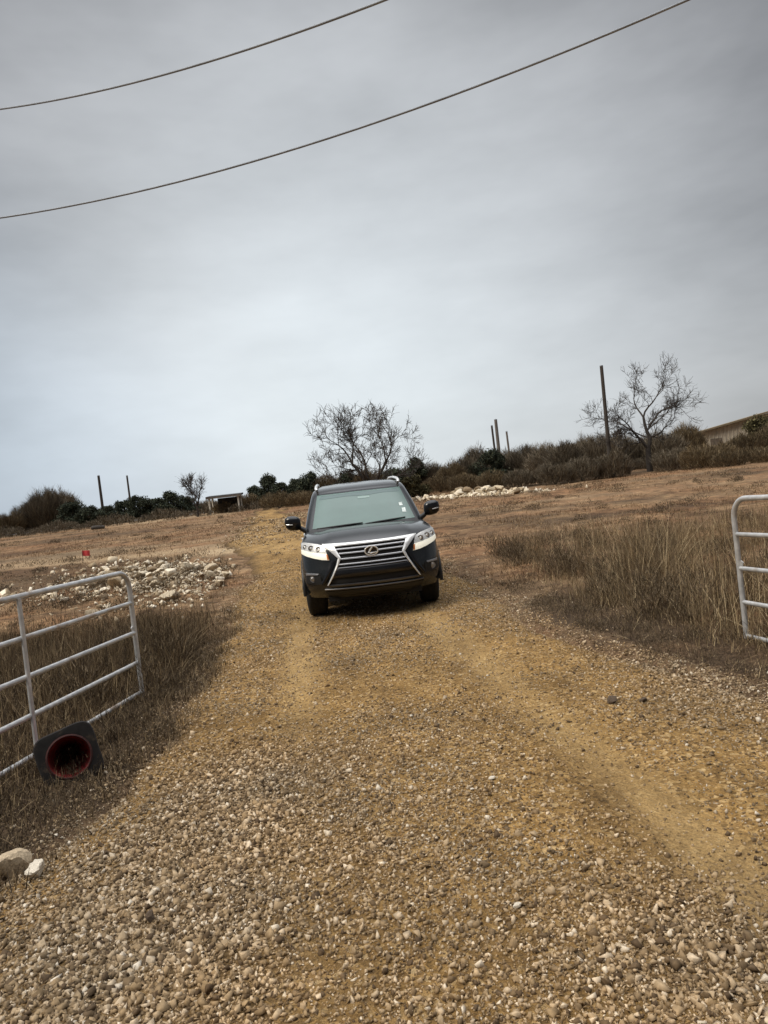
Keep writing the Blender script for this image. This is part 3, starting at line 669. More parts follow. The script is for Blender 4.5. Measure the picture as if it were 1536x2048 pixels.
PL = [
 (-30, 1045, 66, 90, 'T'), (20, 1030, 68, 80, 'T'), (62, 1012, 70, 80, 'G'), (100, 985, 70, 95, 'G'), (128, 990, 73, 80, 'T'), (150, 1005, 66, 85, 'J'), (185, 1014, 64, 70, 'J'), (222, 1014, 66, 80, 'J'), (252, 1004, 70, 70, 'J'),
 (282, 992, 69, 80, 'J'), (318, 998, 70, 70, 'J'), (345, 985, 72, 60, 'J'), (372, 992, 74, 70, 'J'), (415, 1000, 76, 70, 'G'), (452, 1012, 62, 60, 'T'), (492, 990, 64, 70, 'T'), (520, 972, 66, 55, 'J'), (543, 952, 64, 56, 'J'), (566, 968, 62, 55, 'J'), (560, 985, 58, 90, 'T'), (605, 985, 57, 80, 'T'),
 (598, 958, 62, 60, 'J'), (625, 945, 60, 70, 'J'), (660, 950, 60, 80, 'T'), (700, 945, 56, 80, 'J'), (745, 942, 55, 80, 'T'), (790, 938, 55, 80, 'J'), (818, 936, 56, 70, 'T'), (838, 918, 55, 56, 'J'), (828, 952, 48, 80, 'O'), (866, 930, 56, 70, 'G'), (880, 955, 52, 90, 'T'), (905, 930, 54, 70, 'T'),
 (935, 918, 55, 70, 'G'), (960, 900, 58, 70, 'G'), (930, 950, 49, 80, 'T'), (985, 902, 54, 92, 'J'), (1020, 905, 56, 80, 'G'), (1055, 898, 55, 90, 'G'), (985, 945, 47, 70, 'T'), (1040, 940, 46, 80, 'G'),
 (1095, 896, 52, 90, 'G'), (1135, 892, 50, 90, 'G'), (1165, 882, 54, 80, 'G'), (1200, 876, 52, 90, 'G'), (1110, 925, 45, 90, 'G'), (1165, 920, 45, 90, 'G'), (1225, 905, 45, 90, 'G'), (1245, 872, 54, 90, 'G'), (1290, 875, 54, 90, 'G'), (1335, 866, 52, 90, 'G'), (1378, 852, 54, 80, 'T'), (1345, 900, 46, 90, 'G'), (1400, 895, 44, 90, 'T'),
 (1440, 890, 46, 90, 'T'), (1490, 872, 50, 100, 'T'), (1530, 832, 52, 90, 'O'), (1500, 900, 43, 90, 'T'), (1565, 850, 50, 110, 'T'), (1290, 920, 52, 90, 'G'), (1455, 915, 42, 80, 'T'), (1540, 905, 42, 90, 'T')]
for px, top, Y, w, kind in PL:
    z = 0 if px < 440 else (1 if px < 960 else 2); o = plant(px, top, Y, w, kind)
    tag(o, LAB[(kind, z)], 'bush' if kind in 'JO' else 'shrub', (left_grp, near_car, right_grp)[z])
# far woods as one mass behind the individual bushes
parts = []
for i, px in enumerate(range(-160, 1720, 46)):
    Y = 82 + 6 * math.sin(i * 1.7); x, y, z = wpos(px, Y)
    top = np.interp(px, [-160, 100, 400, 640, 900, 1200, 1500, 1720], [1062, 1022, 1015, 968, 938, 896, 872, 860]); h = max(1., at(px, top, Y).z - z)
    V, F = brush_mesh(3.8, h, 2600, 900 + i, .06); parts.append((V + np.array([x, y, z]), F))
for i, px in enumerate(range(-120, 660, 22)):
    x, y, z = wpos(px, 61 + 2 * math.sin(i * 2.3)); V, F = brush_mesh(1.6, .75 + .25 * math.sin(i * 1.3), 700, 1900 + i, .04); parts.append((V + np.array([x, y, z - .05]), F))
V, F = merge(parts); tag(np_mesh('distant_woods', V, F, M['brush_grey']), 'low dark band of far brush closing the field', 'woods', kind='stuff')

# ------------------------------------------------------------------ poles, wires, buildings
def pole(px, top, Y, r, mat, label, lean=0., group=None):
    x, y, z = wpos(px, Y); t = at(px, top, Y); h = t.z - z; root = empty('utility_pole', (x, y, z)); tag(root, label, 'pole', group)
    MB().tube([(0, 0, -.4), (lean * .5, 0, h * .5), (lean, 0, h)], [r, r * .92, r * .8], 10).build('shaft', mat, root)
    MB().lathe([(0, r * .82), (.05, r * .86), (.09, r * .4), (.10, 0)], (lean, 0, h - .02), 'z', 10).build('cap', M['cable'], root)
    return root
pole(1222, 730, 46, .125, M['pole'], 'tall dark utility pole beside the forked bare tree', .12)
pole(1005, 838, 60, .15, M['pole_pale'], 'taller weathered pole above the round juniper', .03)
pole(998, 850, 61, .10, M['pole'], 'thinner dark post against the taller weathered pole', -.05)
pole(1026, 862, 64, .10, M['pole_pale'], 'short pole standing clear of the weathered pair', -.06)
pole(211, 950, 76, .15, M['pole'], 'taller thin pole behind the low juniper row', -.05)
pole(267, 950, 84, .12, M['pole'], 'shorter thin pole behind the low juniper row', -.05)
def wire(a, b, c, r, label):
    # a, c: ends seen in the photo; b: height in the middle; the cable hangs in one vertical plane
    a, b, c = Vector(a), Vector(b), Vector(c); ax = (c - a); ax.z = 0; L = ax.length; ax.normalize()
    s = (b - a).dot(ax); A = np.array([[0, 0, 1], [s * s, s, 1], [L * L, L, 1]]); k = np.linalg.solve(A, [a.z, b.z, c.z])
    pts = [(a.x + ax.x * t, a.y + ax.y * t, k[0] * t * t + k[1] * t + k[2]) for t in np.linspace(-9, L + 7, 70)]
    o = MB().tube(pts, r, 8).build('power_cable', M['cable'], sharp=None); return tag(o, label, 'cable', 'overhead cables')
wire((-5.1, 11, 6.35), (.11, 8.9, 5.99), (3.58, 7.5, 6.21), .0135, 'lower overhead cable sagging across the grey sky')
wire((-4.92, 11, 7.92), (-.91, 8.45, 6.81), (.59, 7.5, 6.55), .0135, 'upper overhead cable crossing the grey sky')

def farm_building():
    x, y, z = wpos(1478, 60); root = empty('farm_building', (x, y, z), (0, 0, math.radians(-8))); tag(root, 'pale ribbed farm building half hidden behind brown brush', 'building')
    w, dp, h1 = 6.2, 5.0, 2.05
    m = MB(); h2 = 3.15
    V = [(-w / 2, 0, -.5), (w / 2, 0, -.5), (w / 2, 0, h2), (-w / 2, 0, h1), (-w / 2, dp, -.5), (w / 2, dp, -.5), (w / 2, dp, h2), (-w / 2, dp, h1)]
    m.add(V, [(0, 1, 2, 3), (5, 4, 7, 6), (4, 0, 3, 7), (1, 5, 6, 2)])
    for i in range(21):
        xx = -w / 2 + .15 + i * .295; hh = h1 + (h2 - h1) * (xx + w / 2) / w - .04; m.box((xx, -.03, hh / 2 - .25), (.07, .06, hh + .5))
    m.build('wall', M['siding'], root, sharp=20)
    an = math.atan2(h2 - h1, w); MB().box((0, dp / 2, (h1 + h2) / 2 + .10), (w / math.cos(an) + .6, dp + .7, .14), (0, -an, 0)).build('roof', M['tan_roof'], root, sharp=20)
    MB().box((-1.6, -.035, .75), (.9, .05, 1.6)).build('door', M['wood'], root, sharp=20)
farm_building()
def open_shed():
    x, y, z = wpos(452, 60); root = empty('open_shed', (x, y, z), (0, 0, math.radians(6))); tag(root, 'open sided shed with a dark flat roof and pale posts', 'shed')
    gz = 0; t = at(452, 990, 60).z - z; w = 2.5
    MB().box((0, 1.0, t), (w + .3, 2.6, .13), (math.radians(3), 0, 0)).build('roof', M['dark_roof'], root, sharp=20)
    MB().box((0, -.32, t - .12), (w + .3, .05, .15)).build('fascia', M['pole_pale'], root, sharp=20)
    for sx in (-1, 1):
        for yy in (-.2, 2.1): MB().tube([(sx * w * .46, yy, -.2), (sx * w * .46, yy, t - .08)], .075, 8).build('post', M['white_post'], root)
    MB().box((.25, 2.15, (t - .1) / 2), (w * .8, .06, t - .2)).build('back_wall', M['dark_roof'], root, sharp=20)
open_shed()
# small things on the field
def marker_flag():
    x, y = -10.6, 25.9; z = float(surf_h(x, y)); root = empty('marker_flag', (x, y, z)); tag(root, 'small red survey flag stuck in the brown field', 'flag')
    MB().tube([(0, 0, -.05), (.01, 0, .42)], .008, 6).build('stake', M['wood'], root)
    P = [[(.01 + .26 * i / 5, .025 * math.sin(i * 1.3), .25 + .19 * j / 3 - .02 * i / 5) for j in range(4)] for i in range(6)]
    g = MB(); g.grid(P); g.grid([[(p[0], p[1] + .006, p[2]) for p in r] for r in P]); g.build('cloth', M['flag'], root)
marker_flag()
def log_():
    x, y = -21.5, 56; z = float(surf_h(x, y)); g = MB()
    g.tube([(-.75, 0, .28), (-.3, .03, .30), (.3, -.02, .29), (.8, .04, .26)], [.26, .29, .27, .22], 12); g.tube([(.3, 0, .35), (.45, -.1, .62), (.5, -.12, .72)], [.08, .06, .03], 7)
    o = g.build('log', M['bark'], loc=(x, y, z - .08)); o.scale = (.62, .6, .62); tag(o, 'dark short log lying on the far field', 'log')
log_()

# ------------------------------------------------------------------ pipe gates
def pipe_gate(end, hinge, label, stays, ztop=1.22, zbot=.085, extra=0.):
    ex, ey = end; hx, hy = hinge; L = math.hypot(hx - ex, hy - ey); an = math.atan2(hy - ey, hx - ex)
    z0 = float(rise(ey)); root = empty('pipe_gate', (ex, ey, z0), (0, 0, an)); tag(root, label, 'gate')
    r = .0225; R = .17
    # frame: one bent pipe; local x runs from the free end to the hinge
    pts = [(0, 0, zbot - .05)]
    pts.append((0, 0, ztop - R))
    for k in range(1, 9): t = k / 8 * math.pi / 2; pts.append((R - R * math.cos(t), 0, ztop - R + R * math.sin(t)))
    for k in range(8, -1, -1): t = k / 8 * math.pi / 2; pts.append((L - R + R * math.cos(t), 0, ztop - R + R * math.sin(t)))
    pts.append((L, 0, zbot - .05)); MB().tube(pts, r, 12).build('frame', M['galv'], root, sharp=60)
    for k in range(4):
        z = zbot + (ztop - zbot) * k / 4.05; sag = -.006
        MB().tube([(r * .6, 0, z), (L * .5, 0, z + sag), (L - r * .6, 0, z)], .019, 12).build('rail', M['galv'], root, sharp=60)
    for sx in stays:
        MB().tube([(sx, .019, zbot - .01), (sx, .021, ztop - .01)], .0165, 10).build('brace', M['galv'], root, sharp=60)
    # gusset plate and hinge eyes
    g = MB(); g.box((.03, 0, zbot + (ztop - zbot) * 2 / 4.05 + .03), (.035, .008, .07), (0, .5, 0)); g.build('gusset', M['galv'], root, sharp=20)
    for z in (.3, 1.0): MB().lathe([(-.03, .02), (-.03, .034), (.03, .034), (.03, .02), (-.03, .02)], (L + .045, 0, z), 'z', 16).build('hinge', M['galv'], root)
    # post that carries the hinges
    px, py = hx + (hx - ex) / L * .16, hy + (hy - ey) / L * .16
    pr = empty('gate_post', (px, py, z0)); tag(pr, 'round steel post carrying the ' + ('gate with the cone' if ex < 0 else 'gate beside the tall grass'), 'post')
    MB().tube([(0, 0, -.4), (0, 0, 1.5)], .06, 14).build('post_shaft', M['galv'], pr, sharp=60); MB().lathe([(0, .062), (.03, .055), (.045, 0)], (0, 0, 1.5), 'z', 14).build('post_cap', M['galv'], pr)
    return root
pipe_gate((-2.46, 7.0), (-3.0, 3.35), 'galvanised pipe gate swung open behind the fallen cone', (1.66, 2.9), 1.205, .065)
pipe_gate((2.985, 6.4), (3.72, 2.85), 'galvanised pipe gate swung open before the tall dry grass', (1.3, 2.5), 1.275, .085)

# ------------------------------------------------------------------ fallen traffic cone
def traffic_cone():
    base = Vector((-2.23, 4.86, float(surf_h(-2.23, 4.86)) + .155)); tip_dir = Vector((-.40, .90, -.20)).normalized()
    root = empty('traffic_cone', base); tag(root, 'dark red traffic cone lying on its side with its black base facing out', 'traffic cone')
    zq = tip_dir; xq = Vector((0, 0, 1)).cross(zq).normalized(); yq = zq.cross(xq)
    rot = Matrix((xq, yq, zq)).transposed().to_4x4() @ Matrix.Rotation(math.radians(-12), 4, 'Z'); root.scale = (.88, .88, .95); root.rotation_euler = rot.to_euler()
    # base plate: rounded square ring, thickness .028, hole r .155
    n = 64; g = MB(); ro, ri, a = .215, .158, .215
    out = []; inn = []
    for k in range(n):
        t = 2 * math.pi * k / n; c, s = math.cos(t), math.sin(t); q = (abs(c) ** 5 + abs(s) ** 5) ** (-1 / 5.)
        wob = 1 + .02 * math.sin(3 * t + 1); out.append((a * q * c * wob, a * q * s * wob)); inn.append((ri * c, ri * s))
    rows = [[(x * .97, y * .97, 0) for x, y in inn], [(x, y, -.010) for x, y in inn], [((x + u_) * .5, (y + v_) * .5, -.012) for (x, y), (u_, v_) in zip(inn, out)], [(x * .97, y * .97, -.008) for x, y in out], [(x, y, .004) for x, y in out], [(x, y, .022) for x, y in out], [(x * .95, y * .95, .030) for x, y in out], [(x * 1.03, y * 1.03, .034) for x, y in inn]]
    vs = [p for r_ in rows for p in r_]; fs = [(i * n + k, i * n + (k + 1) % n, (i + 1) * n + (k + 1) % n, (i + 1) * n + k) for i in range(len(rows) - 1) for k in range(n)]
    g.add(vs, fs); g.build('base', M['cone_base'], root)
    L = .80
    prof = [(-.012, .150), (.012, .168), (.05, .158), (L * .5, .092), (L, .030), (L + .004, .026), (L, .022), (L * .5, .086), (.05, .151), (-.004, .150), (-.012, .150)]
    MB().lathe([(h, r_) for h, r_ in prof], (0, 0, 0), 'z', 48).build('cone_body', M['cone_red'], root)
    MB().lathe([(-.011, .163), (-.016, .158), (-.018, .152), (-.010, .146), (.01, .147)], (0, 0, 0), 'z', 48).build('rim', M['cone_rim'], root)
traffic_cone()

# ------------------------------------------------------------------ the SUV
def suv():
    YO = -2.325
    root = empty('suv', (0, 0, 0)); tag(root, 'black SUV with a chrome spindle grille driving down the gravel road', 'car')
    yaw = math.radians(4.0); cx, cy = -.23 - 2.325 * math.sin(yaw), 10.12 + 2.325 * math.cos(yaw)
    zf, zr = float(road_h(-.3, 11.05)), float(road_h(-.5, 13.8)); pitch = math.atan2(zr - zf, 2.79)
    root.location = (cx, cy, (zf + zr) / 2 - .012); root.rotation_euler = (pitch, 0, yaw); root.scale = (1.042, 1, 1)
    class CB(MB):
        def build(self, name, mat, parent=root, **k):
            self.v = [(p[0], p[1] + YO, p[2]) for p in self.v]; return MB.build(self, name, M[mat], parent, fixn=name not in ('body',), **k)
    I = np.interp
    ZP = [.30, .37, .45, .55, .64, .72, .80, .90, 1.0, 1.06, 1.12]; PP = [.16, .09, .03, .0, .0, .015, .045, .075, .115, .15, .21]
    def Pz(z): return float(I(z, ZP, PP))
    def Wz(z): return float(I(z, [.30, .45, .60, .80, 1.0, 1.12], [.915, .935, .943, .945, .935, .915]))
    DEP = .60
    def se(t): return DEP * (1 - (1 - min(abs(t), 1) ** 2.3) ** .5)
    def F(x, z): return Pz(z) + se(x / Wz(z))
    def ztop(x): return 1.055 + .05 * min(1, abs(x) / .94) ** 2
    LEN = 4.86
    # --- lower body: half outline front centre -> side -> rear centre
    ths = [math.pi / 2 * i / 30 for i in range(31)]
    sides = list(np.arange(.04, 1.001, .028)); arcs = [math.pi / 2 * i / 12 for i in range(1, 13)]
    NZ = 22
    def outline(v):
        pts = []
        for t in ths: x0 = math.sin(t); z = .34 + v * (ztop(x0 * .94) - .34); pts.append((Wz(z) * x0, Pz(z) + se(x0), z))
        for s in sides:
            zt = 1.105 + .02 * s; z = .34 + v * (zt - .34); y0 = Pz(z) + DEP; pts.append((Wz(z), y0 + (LEN - .35 - y0) * s, z))
        for a in arcs:
            z = .34 + v * (1.125 - .34); pts.append((Wz(z) * math.cos(a) ** .5 if a < math.pi / 2 - 1e-6 else 0., LEN - .35 + .30 * math.sin(a) - .03 * max(0, z - .8), z))
        return pts
    rows = [outline(j / NZ) for j in range(NZ + 1)]
    AX = (.93, 3.72); AR = .445; ZC = .385
    for part in ('body',):
        g = CB(); vs = []; n = len(rows[0])
        for r_ in rows: vs += r_
        for r_ in rows: vs += [(-p[0], p[1], p[2]) for p in r_]
        half = len(rows) * n; fs = []
        for j in range(NZ):
            for i in range(n - 1):
                q = [j * n + i, j * n + i + 1, (j + 1) * n + i + 1, (j + 1) * n + i]
                cyq = sum(vs[k][1] for k in q) / 4; czq = sum(vs[k][2] for k in q) / 4; cxq = sum(vs[k][0] for k in q) / 4
                if cxq > .7 and any(math.hypot(cyq - a, czq - ZC) < AR for a in AX): continue
                fs.append(tuple(q)); fs.append(tuple(half + k for k in reversed(q)))
        # hood / shoulder: ruled from the top outline to the cowl
        g.add(vs, fs)
        g.build('body', 'paint', sharp=50)
    top = rows[-1]
    def hood_pt(x0, y0, z0, xe, ye, ze, s):
        x = x0 + (xe - x0) * s; y = y0 + (ye - y0) * s
        z = z0 + (ze - z0) * (1 - (1 - s) ** 3.0)
        b = float(sstep(.66, .50, abs(x))) * .022 * math.sin(math.pi * min(1, s * .8 + .1))
        return (x, y, z + b)
    colsR = [p for p in top if p[1] < 1.42]
    nf = 31; cols = []
    for i, p in enumerate(colsR):
        if i < nf: t = math.sin(ths[i]); xe = .80 * t; ye = 1.30 + .13 * t * t; ze = 1.225 - .03 * t * t
        else: xe = .80 + .04 * (i - nf + 1) / (len(colsR) - nf); ye = 1.43 + .04 * (i - nf + 1) / (len(colsR) - nf); ze = 1.195
        cols.append([hood_pt(p[0], p[1], p[2], xe, ye, ze, s / 16) for s in range(17)])
    g = CB(); full = [[(-q[0], q[1], q[2]) for q in c] for c in reversed(cols[1:])] + cols; g.grid(full)
    hood = g.build('hood', 'paint', sharp=50)
    # --- cabin
    ZC_ = [1.08, 1.20, 1.30, 1.50, 1.72, 1.78, 1.82, 1.85, 1.865]
    WC = [.915, .885, .865, .815, .745, .715, .665, .56, .30]; YF = [1.12, 1.30, 1.45, 1.76, 2.13, 2.26, 2.42, 2.70, 3.0]; YR = [4.76, 4.74, 4.72, 4.66, 4.56, 4.48, 4.36, 4.15, 3.9]
    def Wc(z): return float(I(z, ZC_, WC))
    def Yf(z): return float(I(z, ZC_, YF))
    def sc(t): return .30 * (1 - (1 - min(abs(t), 1) ** 3.6) ** .5)
    def C(x, z): return Yf(z) + sc(x / Wc(z))
    def Sx(y, z):                                # half width of the cabin side at y
        d = (y - Yf(z)) / .30
        if d >= 1: return Wc(z)
        return Wc(z) * max(0., (1 - (1 - max(d, 0)) ** 2)) ** (1 / 3.6)
    zs = [1.08, 1.14, 1.2, 1.3, 1.4, 1.5, 1.6, 1.68, 1.72, 1.75, 1.78, 1.80, 1.82, 1.838, 1.85, 1.859, 1.865]
    g = CB(); P = []
    for z in zs:
        row = []; w = Wc(z); yr = float(I(z, ZC_, YR))
        for t in ths: row.append((w * math.sin(t), Yf(z) + sc(math.sin(t)), z))
        y0 = Yf(z) + .30
        for s in np.linspace(.08, 1, 12): row.append((w, y0 + (yr - .2 - y0) * s, z))
        for a in arcs: row.append((w * math.cos(a) ** .5 if a < 1.57 else 0., yr - .2 + .2 * math.sin(a), z))
        P.append([(-q[0], q[1], q[2]) for q in reversed(row[1:])] + row)
    P.append([(p[0] * .2, 3.3 + (p[1] - 3.3) * .3, 1.868) for p in P[-1]])
    g.grid([list(r_) for r_ in P]); g.build('cabin', 'paint', sharp=60)
    # --- patch helpers: (x,z) outlines laid on the fascia or the cabin
    def resample(A, n):
        A = [Vector((a[0], a[1], 0)) for a in A]; d = [0]
        for i in range(1, len(A)): d.append(d[-1] + (A[i] - A[i - 1]).length)
        out = []
        for k in range(n):
            t = d[-1] * k / (n - 1); i = max(1, next((j for j in range(len(d)) if d[j] >= t - 1e-9), len(d) - 1)); u_ = (t - d[i - 1]) / max(d[i] - d[i - 1], 1e-9); p = A[i - 1].lerp(A[i], min(max(u_, 0), 1)); out.append((p.x, p.y))
        return out
    def patch(g, A, B, off=.006, th=.02, nu=14, nv=6, surf=F, bulge=0., keep=False):
        A = A if keep else resample(A, nu); B = B if keep else resample(B, nu); nu = len(A)
        def row(o, infl=0.):
            return [[(a[0] + (b[0] - a[0]) * j / nv, surf(a[0] + (b[0] - a[0]) * j / nv, a[1] + (b[1] - a[1]) * j / nv) - o - infl * math.sin(math.pi * j / nv) ** .6, a[1] + (b[1] - a[1]) * j / nv) for j in range(nv + 1)] for a, b in zip(A, B)]
        f = row(off, bulge); b = row(off - th); vs = [p for r_ in f for p in r_] + [p for r_ in b for p in r_]; k = nu * (nv + 1); fs = []
        m = nv + 1
        for i in range(nu - 1):
            for j in range(nv):
                q = (i * m + j, i * m + j + 1, (i + 1) * m + j + 1, (i + 1) * m + j); fs.append(q); fs.append(tuple(k + c for c in reversed(q)))
        for i in range(nu - 1):
            for j in (0, nv): a_, b_ = i * m + j, (i + 1) * m + j; fs.append((a_, b_, k + b_, k + a_))
        for j in range(nv):
            for i in (0, nu - 1): a_, b_ = i * m + j, i * m + j + 1; fs.append((a_, b_, k + b_, k + a_))
        g.add(vs, fs)
    mir = lambda A: [(-a[0], a[1]) for a in A]
    # --- grille: dark backing, chrome spindle frame, satin slats, emblem
    g = CB(); patch(g, [(-.50, 1.045), (-.42, .88), (-.52, .70), (-.60, .52)], [(.50, 1.045), (.42, .88), (.52, .70), (.60, .52)], -.012 + .016, .02, 20, 16); gr = g.build('grille', 'mesh_black')
    fr = CB()
    patch(fr, [(-.625, 1.088), (-.3, 1.080), (0, 1.078), (.3, 1.080), (.625, 1.088)], [(-.50, 1.040), (-.3, 1.044), (0, 1.043), (.3, 1.044), (.50, 1.040)], .030, .045, 40, 3, bulge=.006)
    for sg in (1, -1):
        o_ = [(.635, 1.088), (.57, 1.02), (.49, .935), (.445, .885)]; i_ = [(.475, 1.045), (.452, .99), (.425, .935), (.405, .883)]
        l_ = [(.445, .885), (.475, .80), (.54, .67), (.62, .53)]; m_ = [(.405, .883), (.447, .795), (.518, .665), (.603, .525)]
        for A, B in ((o_, i_), (l_, m_)):
            A, B = (A, B) if sg > 0 else (mir(A), mir(B)); patch(fr, A, B, .034, .05, 16, 3, bulge=.008)
    fr.build('grille_frame', 'chrome', gr)
    for zc, hw in ((1.005, .455), (.945, .425), (.872, .412), (.800, .44)):
        s = CB(); N_ = 30; xs = np.linspace(-hw, hw, N_)
        patch(s, [(x, zc + .011) for x in xs], [(x, zc - .012) for x in xs], .026, .03, N_, 4, bulge=.008, keep=True); s.build('slat', 'satin', gr)
    e = CB(); ey = F(0, .94) - .052
    ring = [(.085 * math.cos(t), ey, .945 + .062 * math.sin(t)) for t in np.linspace(0, 2 * math.pi, 40, endpoint=False)]
    e.tube(ring, .0095, 8, closed=True)
    e.tube([(.018, ey - .004, .998), (-.012, ey - .006, .960), (-.038, ey - .006, .918), (-.012, ey - .006, .912), (.03, ey - .005, .916), (.066, ey - .004, .922)], [.010, .013, .014, .012, .010, .005], 8)
    e.build('emblem', 'chrome', gr)
    b = CB(); b.lathe([(.012, 0.0), (.0, .03), (.0, .082), (.02, .086)], (0, ey + .004, .945), 'y', 36, .73); b.build('emblem_plate', 'gloss', gr)
    # bumper bar under the slats, with thin chrome line, lower intake lines
    g = CB(); xs = np.linspace(-.47, .47, 24); patch(g, [(x, .765) for x in xs], [(x * 1.18, .625) for x in xs], .02, .03, 24, 6, bulge=.018, keep=True); bp = g.build('bumper_bar', 'gloss')
    g = CB(); xs = np.linspace(-.455, .455, 24); patch(g, [(x, .762) for x in xs], [(x, .749) for x in xs], .045, .02, 24, 2, bulge=.004, keep=True); g.build('bumper_line', 'dim', bp)
    g = CB(); xs = np.linspace(-.60, .60, 24); patch(g, [(x * .98, .535) for x in xs], [(x, .503) for x in xs], .022, .03, 24, 3, bulge=.008, keep=True); g.build('lower_trim', 'dim')
    g = CB(); xs = np.linspace(-.66, .66, 24); patch(g, [(x, .478) for x in xs], [(x, .452) for x in xs], .022, .03, 24, 3, bulge=.008, keep=True); g.build('lower_trim', 'dim')
    g = CB(); xs = np.linspace(-.66, .66, 24); patch(g, [(x, .44) for x in xs], [(x * .92, .355) for x in xs], .012, .05, 24, 4, bulge=.012, keep=True); g.build('skid_plate', 'trim')
    # angled side blades of the bumper
    for sg in (1, -1):
        A, B = [(.475, .86), (.52, .77), (.585, .66), (.665, .53)], [(.565, .83), (.60, .75), (.64, .66), (.70, .56)]
        A, B = (A, B) if sg > 0 else (mir(A), mir(B)); g = CB(); patch(g, A, B, .016, .03, 12, 4, bulge=.01); g.build('bumper_blade', 'gloss')
    # headlights
    for sg in (1, -1):
        mm = (lambda A: A) if sg > 0 else mir
        tp = [(.610, 1.058), (.70, 1.090), (.80, 1.108), (.88, 1.115), (.925, 1.105)]; bt = [(.560, .868), (.66, .878), (.77, .905), (.87, .935), (.930, .965)]
        lo = [(.585, .955), (.68, .965), (.78, .985), (.87, 1.005), (.928, 1.02)]
        FH = lambda x, z: F(x * .982, z)
        g = CB(); patch(g, mm(tp), mm(bt), .004, .02, 20, 8, surf=FH); hl = g.build('headlight', 'lamp_shell')
        g = CB(); patch(g, mm(lo), mm(bt), .012, .02, 20, 4, bulge=.006, surf=FH); g.build('lamp_strip', 'lamp_white', hl)
        for (x, z, r_) in ((.685, 1.018, .040), (.785, 1.038, .040), (.868, 1.055, .030)):
            y = FH(x, z); g = CB(); g.lathe([(-.02, 0), (-.022, r_ * .55), (-.010, r_ * .6), (-.014, r_), (.02, r_)], (sg * x, y - .004, z), 'y', 24); g.build('projector', 'lamp_dark', hl)
            g = CB(); g.lathe([(-.030, 0), (-.027, r_ * .3), (-.018, r_ * .55)], (sg * x, y - .004, z), 'y', 20); g.build('bulb_lens', 'chrome', hl)
        g = CB(); patch(g, mm([(.572, .945), (.568, .905), (.562, .875)]), mm([(.592, .95), (.588, .905), (.585, .875)]), .022, .01, 6, 2, surf=FH); g.build('side_reflector', 'amber', hl)
        g = CB(); patch(g, mm(tp), mm(bt), .030, .004, 20, 8, bulge=.012, surf=FH); g.build('lens', 'lens', hl)
        # fog lamp pocket
        g = CB(); patch(g, mm([(.70, .690), (.80, .700), (.90, .700)]), mm([(.69, .545), (.80, .545), (.905, .56)]), .006, .02, 12, 6); fp = g.build('fog_lamp_pocket', 'trim')
        g = CB(); patch(g, mm([(.72, .694), (.81, .702), (.895, .702)]), mm([(.74, .672), (.81, .674), (.895, .668)]), .022, .02, 12, 2, bulge=.005); g.build('fog_lamp_brow', 'satin' , fp)
        y = F(.80, .62); g = CB(); g.lathe([(-.022, 0), (-.02, .026), (-.012, .034), (-.016, .044), (.02, .046)], (sg * .80, y, .620), 'y', 24); g.build('fog_lamp', 'lamp_dark', fp)
        # door mirror
        g = CB(); ring_ = []
        for k_, (xx, hz, hy, zc) in enumerate([(.935, .07, .05, 1.325), (.96, .095, .075, 1.335), (1.0, .112, .095, 1.342), (1.06, .114, .10, 1.348), (1.12, .105, .095, 1.354), (1.155, .075, .075, 1.36), (1.17, .03, .03, 1.365)]):
            ring_.append([(sg * xx, 1.62 + .10 * (xx - .95) + hy * math.copysign(abs(math.cos(t)) ** .7, math.cos(t)), zc + hz * math.copysign(abs(math.sin(t)) ** .7, math.sin(t))) for t in np.linspace(0, 2 * math.pi, 25)])
        g.grid(ring_); g.add(ring_[0][:-1], [tuple(range(24))]); mr = g.build('door_mirror', 'gloss')
        g = CB(); g.tube([(sg * .855, 1.60, 1.205), (sg * .93, 1.615, 1.25), (sg * .98, 1.62, 1.29)], [.045, .036, .03], 10); g.build('mirror_arm', 'trim', mr)
        g = CB(); g.tube([(sg * 1.05, 1.525, 1.33), (sg * 1.11, 1.535, 1.337), (sg * 1.155, 1.575, 1.345)], [.006, .010, .006], 8); g.build('turn_signal', 'chrome', mr)
        g = CB(); g.box((sg * 1.06, 1.735, 1.348), (.17, .006, .16)); g.build('mirror_glass', 'side_glass', mr)
        # roof rail
        g = CB(); pts = [(sg * .655, 2.40, 1.80), (sg * .665, 2.46, 1.835), (sg * .66, 2.62, 1.865), (sg * .65, 3.2, 1.885), (sg * .64, 3.9, 1.875), (sg * .64, 4.2, 1.85), (sg * .63, 4.26, 1.80)]; g.tube(pts, [.022, .024, .022, .02, .02, .022, .02], 10); g.build('roof_rail', 'chrome')
        # side glass, handles, sills, flares
        def side(A, B, name, mat, off=.004, parent=root, nu=10, nv=5):
            g = CB(); A = resample(A, nu); B = resample(B, nu); rws = []
            for a, b_ in zip(A, B):
                rws.append([(sg * (Sx(a[0] + (b_[0] - a[0]) * j / nv, a[1] + (b_[1] - a[1]) * j / nv) + off), a[0] + (b_[0] - a[0]) * j / nv, a[1] + (b_[1] - a[1]) * j / nv) for j in range(nv + 1)])
            g.grid(rws); g.grid([[(p[0] - sg * .012, p[1], p[2]) for p in r_] for r_ in rws]); return g.build(name, mat, parent)
        side([(1.86, 1.22), (2.62, 1.22)], [(2.42, 1.70), (2.66, 1.70)], 'front_window', 'side_glass')
        side([(2.74, 1.22), (3.55, 1.22)], [(2.78, 1.70), (3.55, 1.70)], 'rear_window', 'side_glass')
        side([(3.64, 1.24), (4.40, 1.26)], [(3.66, 1.69), (4.25, 1.66)], 'quarter_window', 'side_glass')
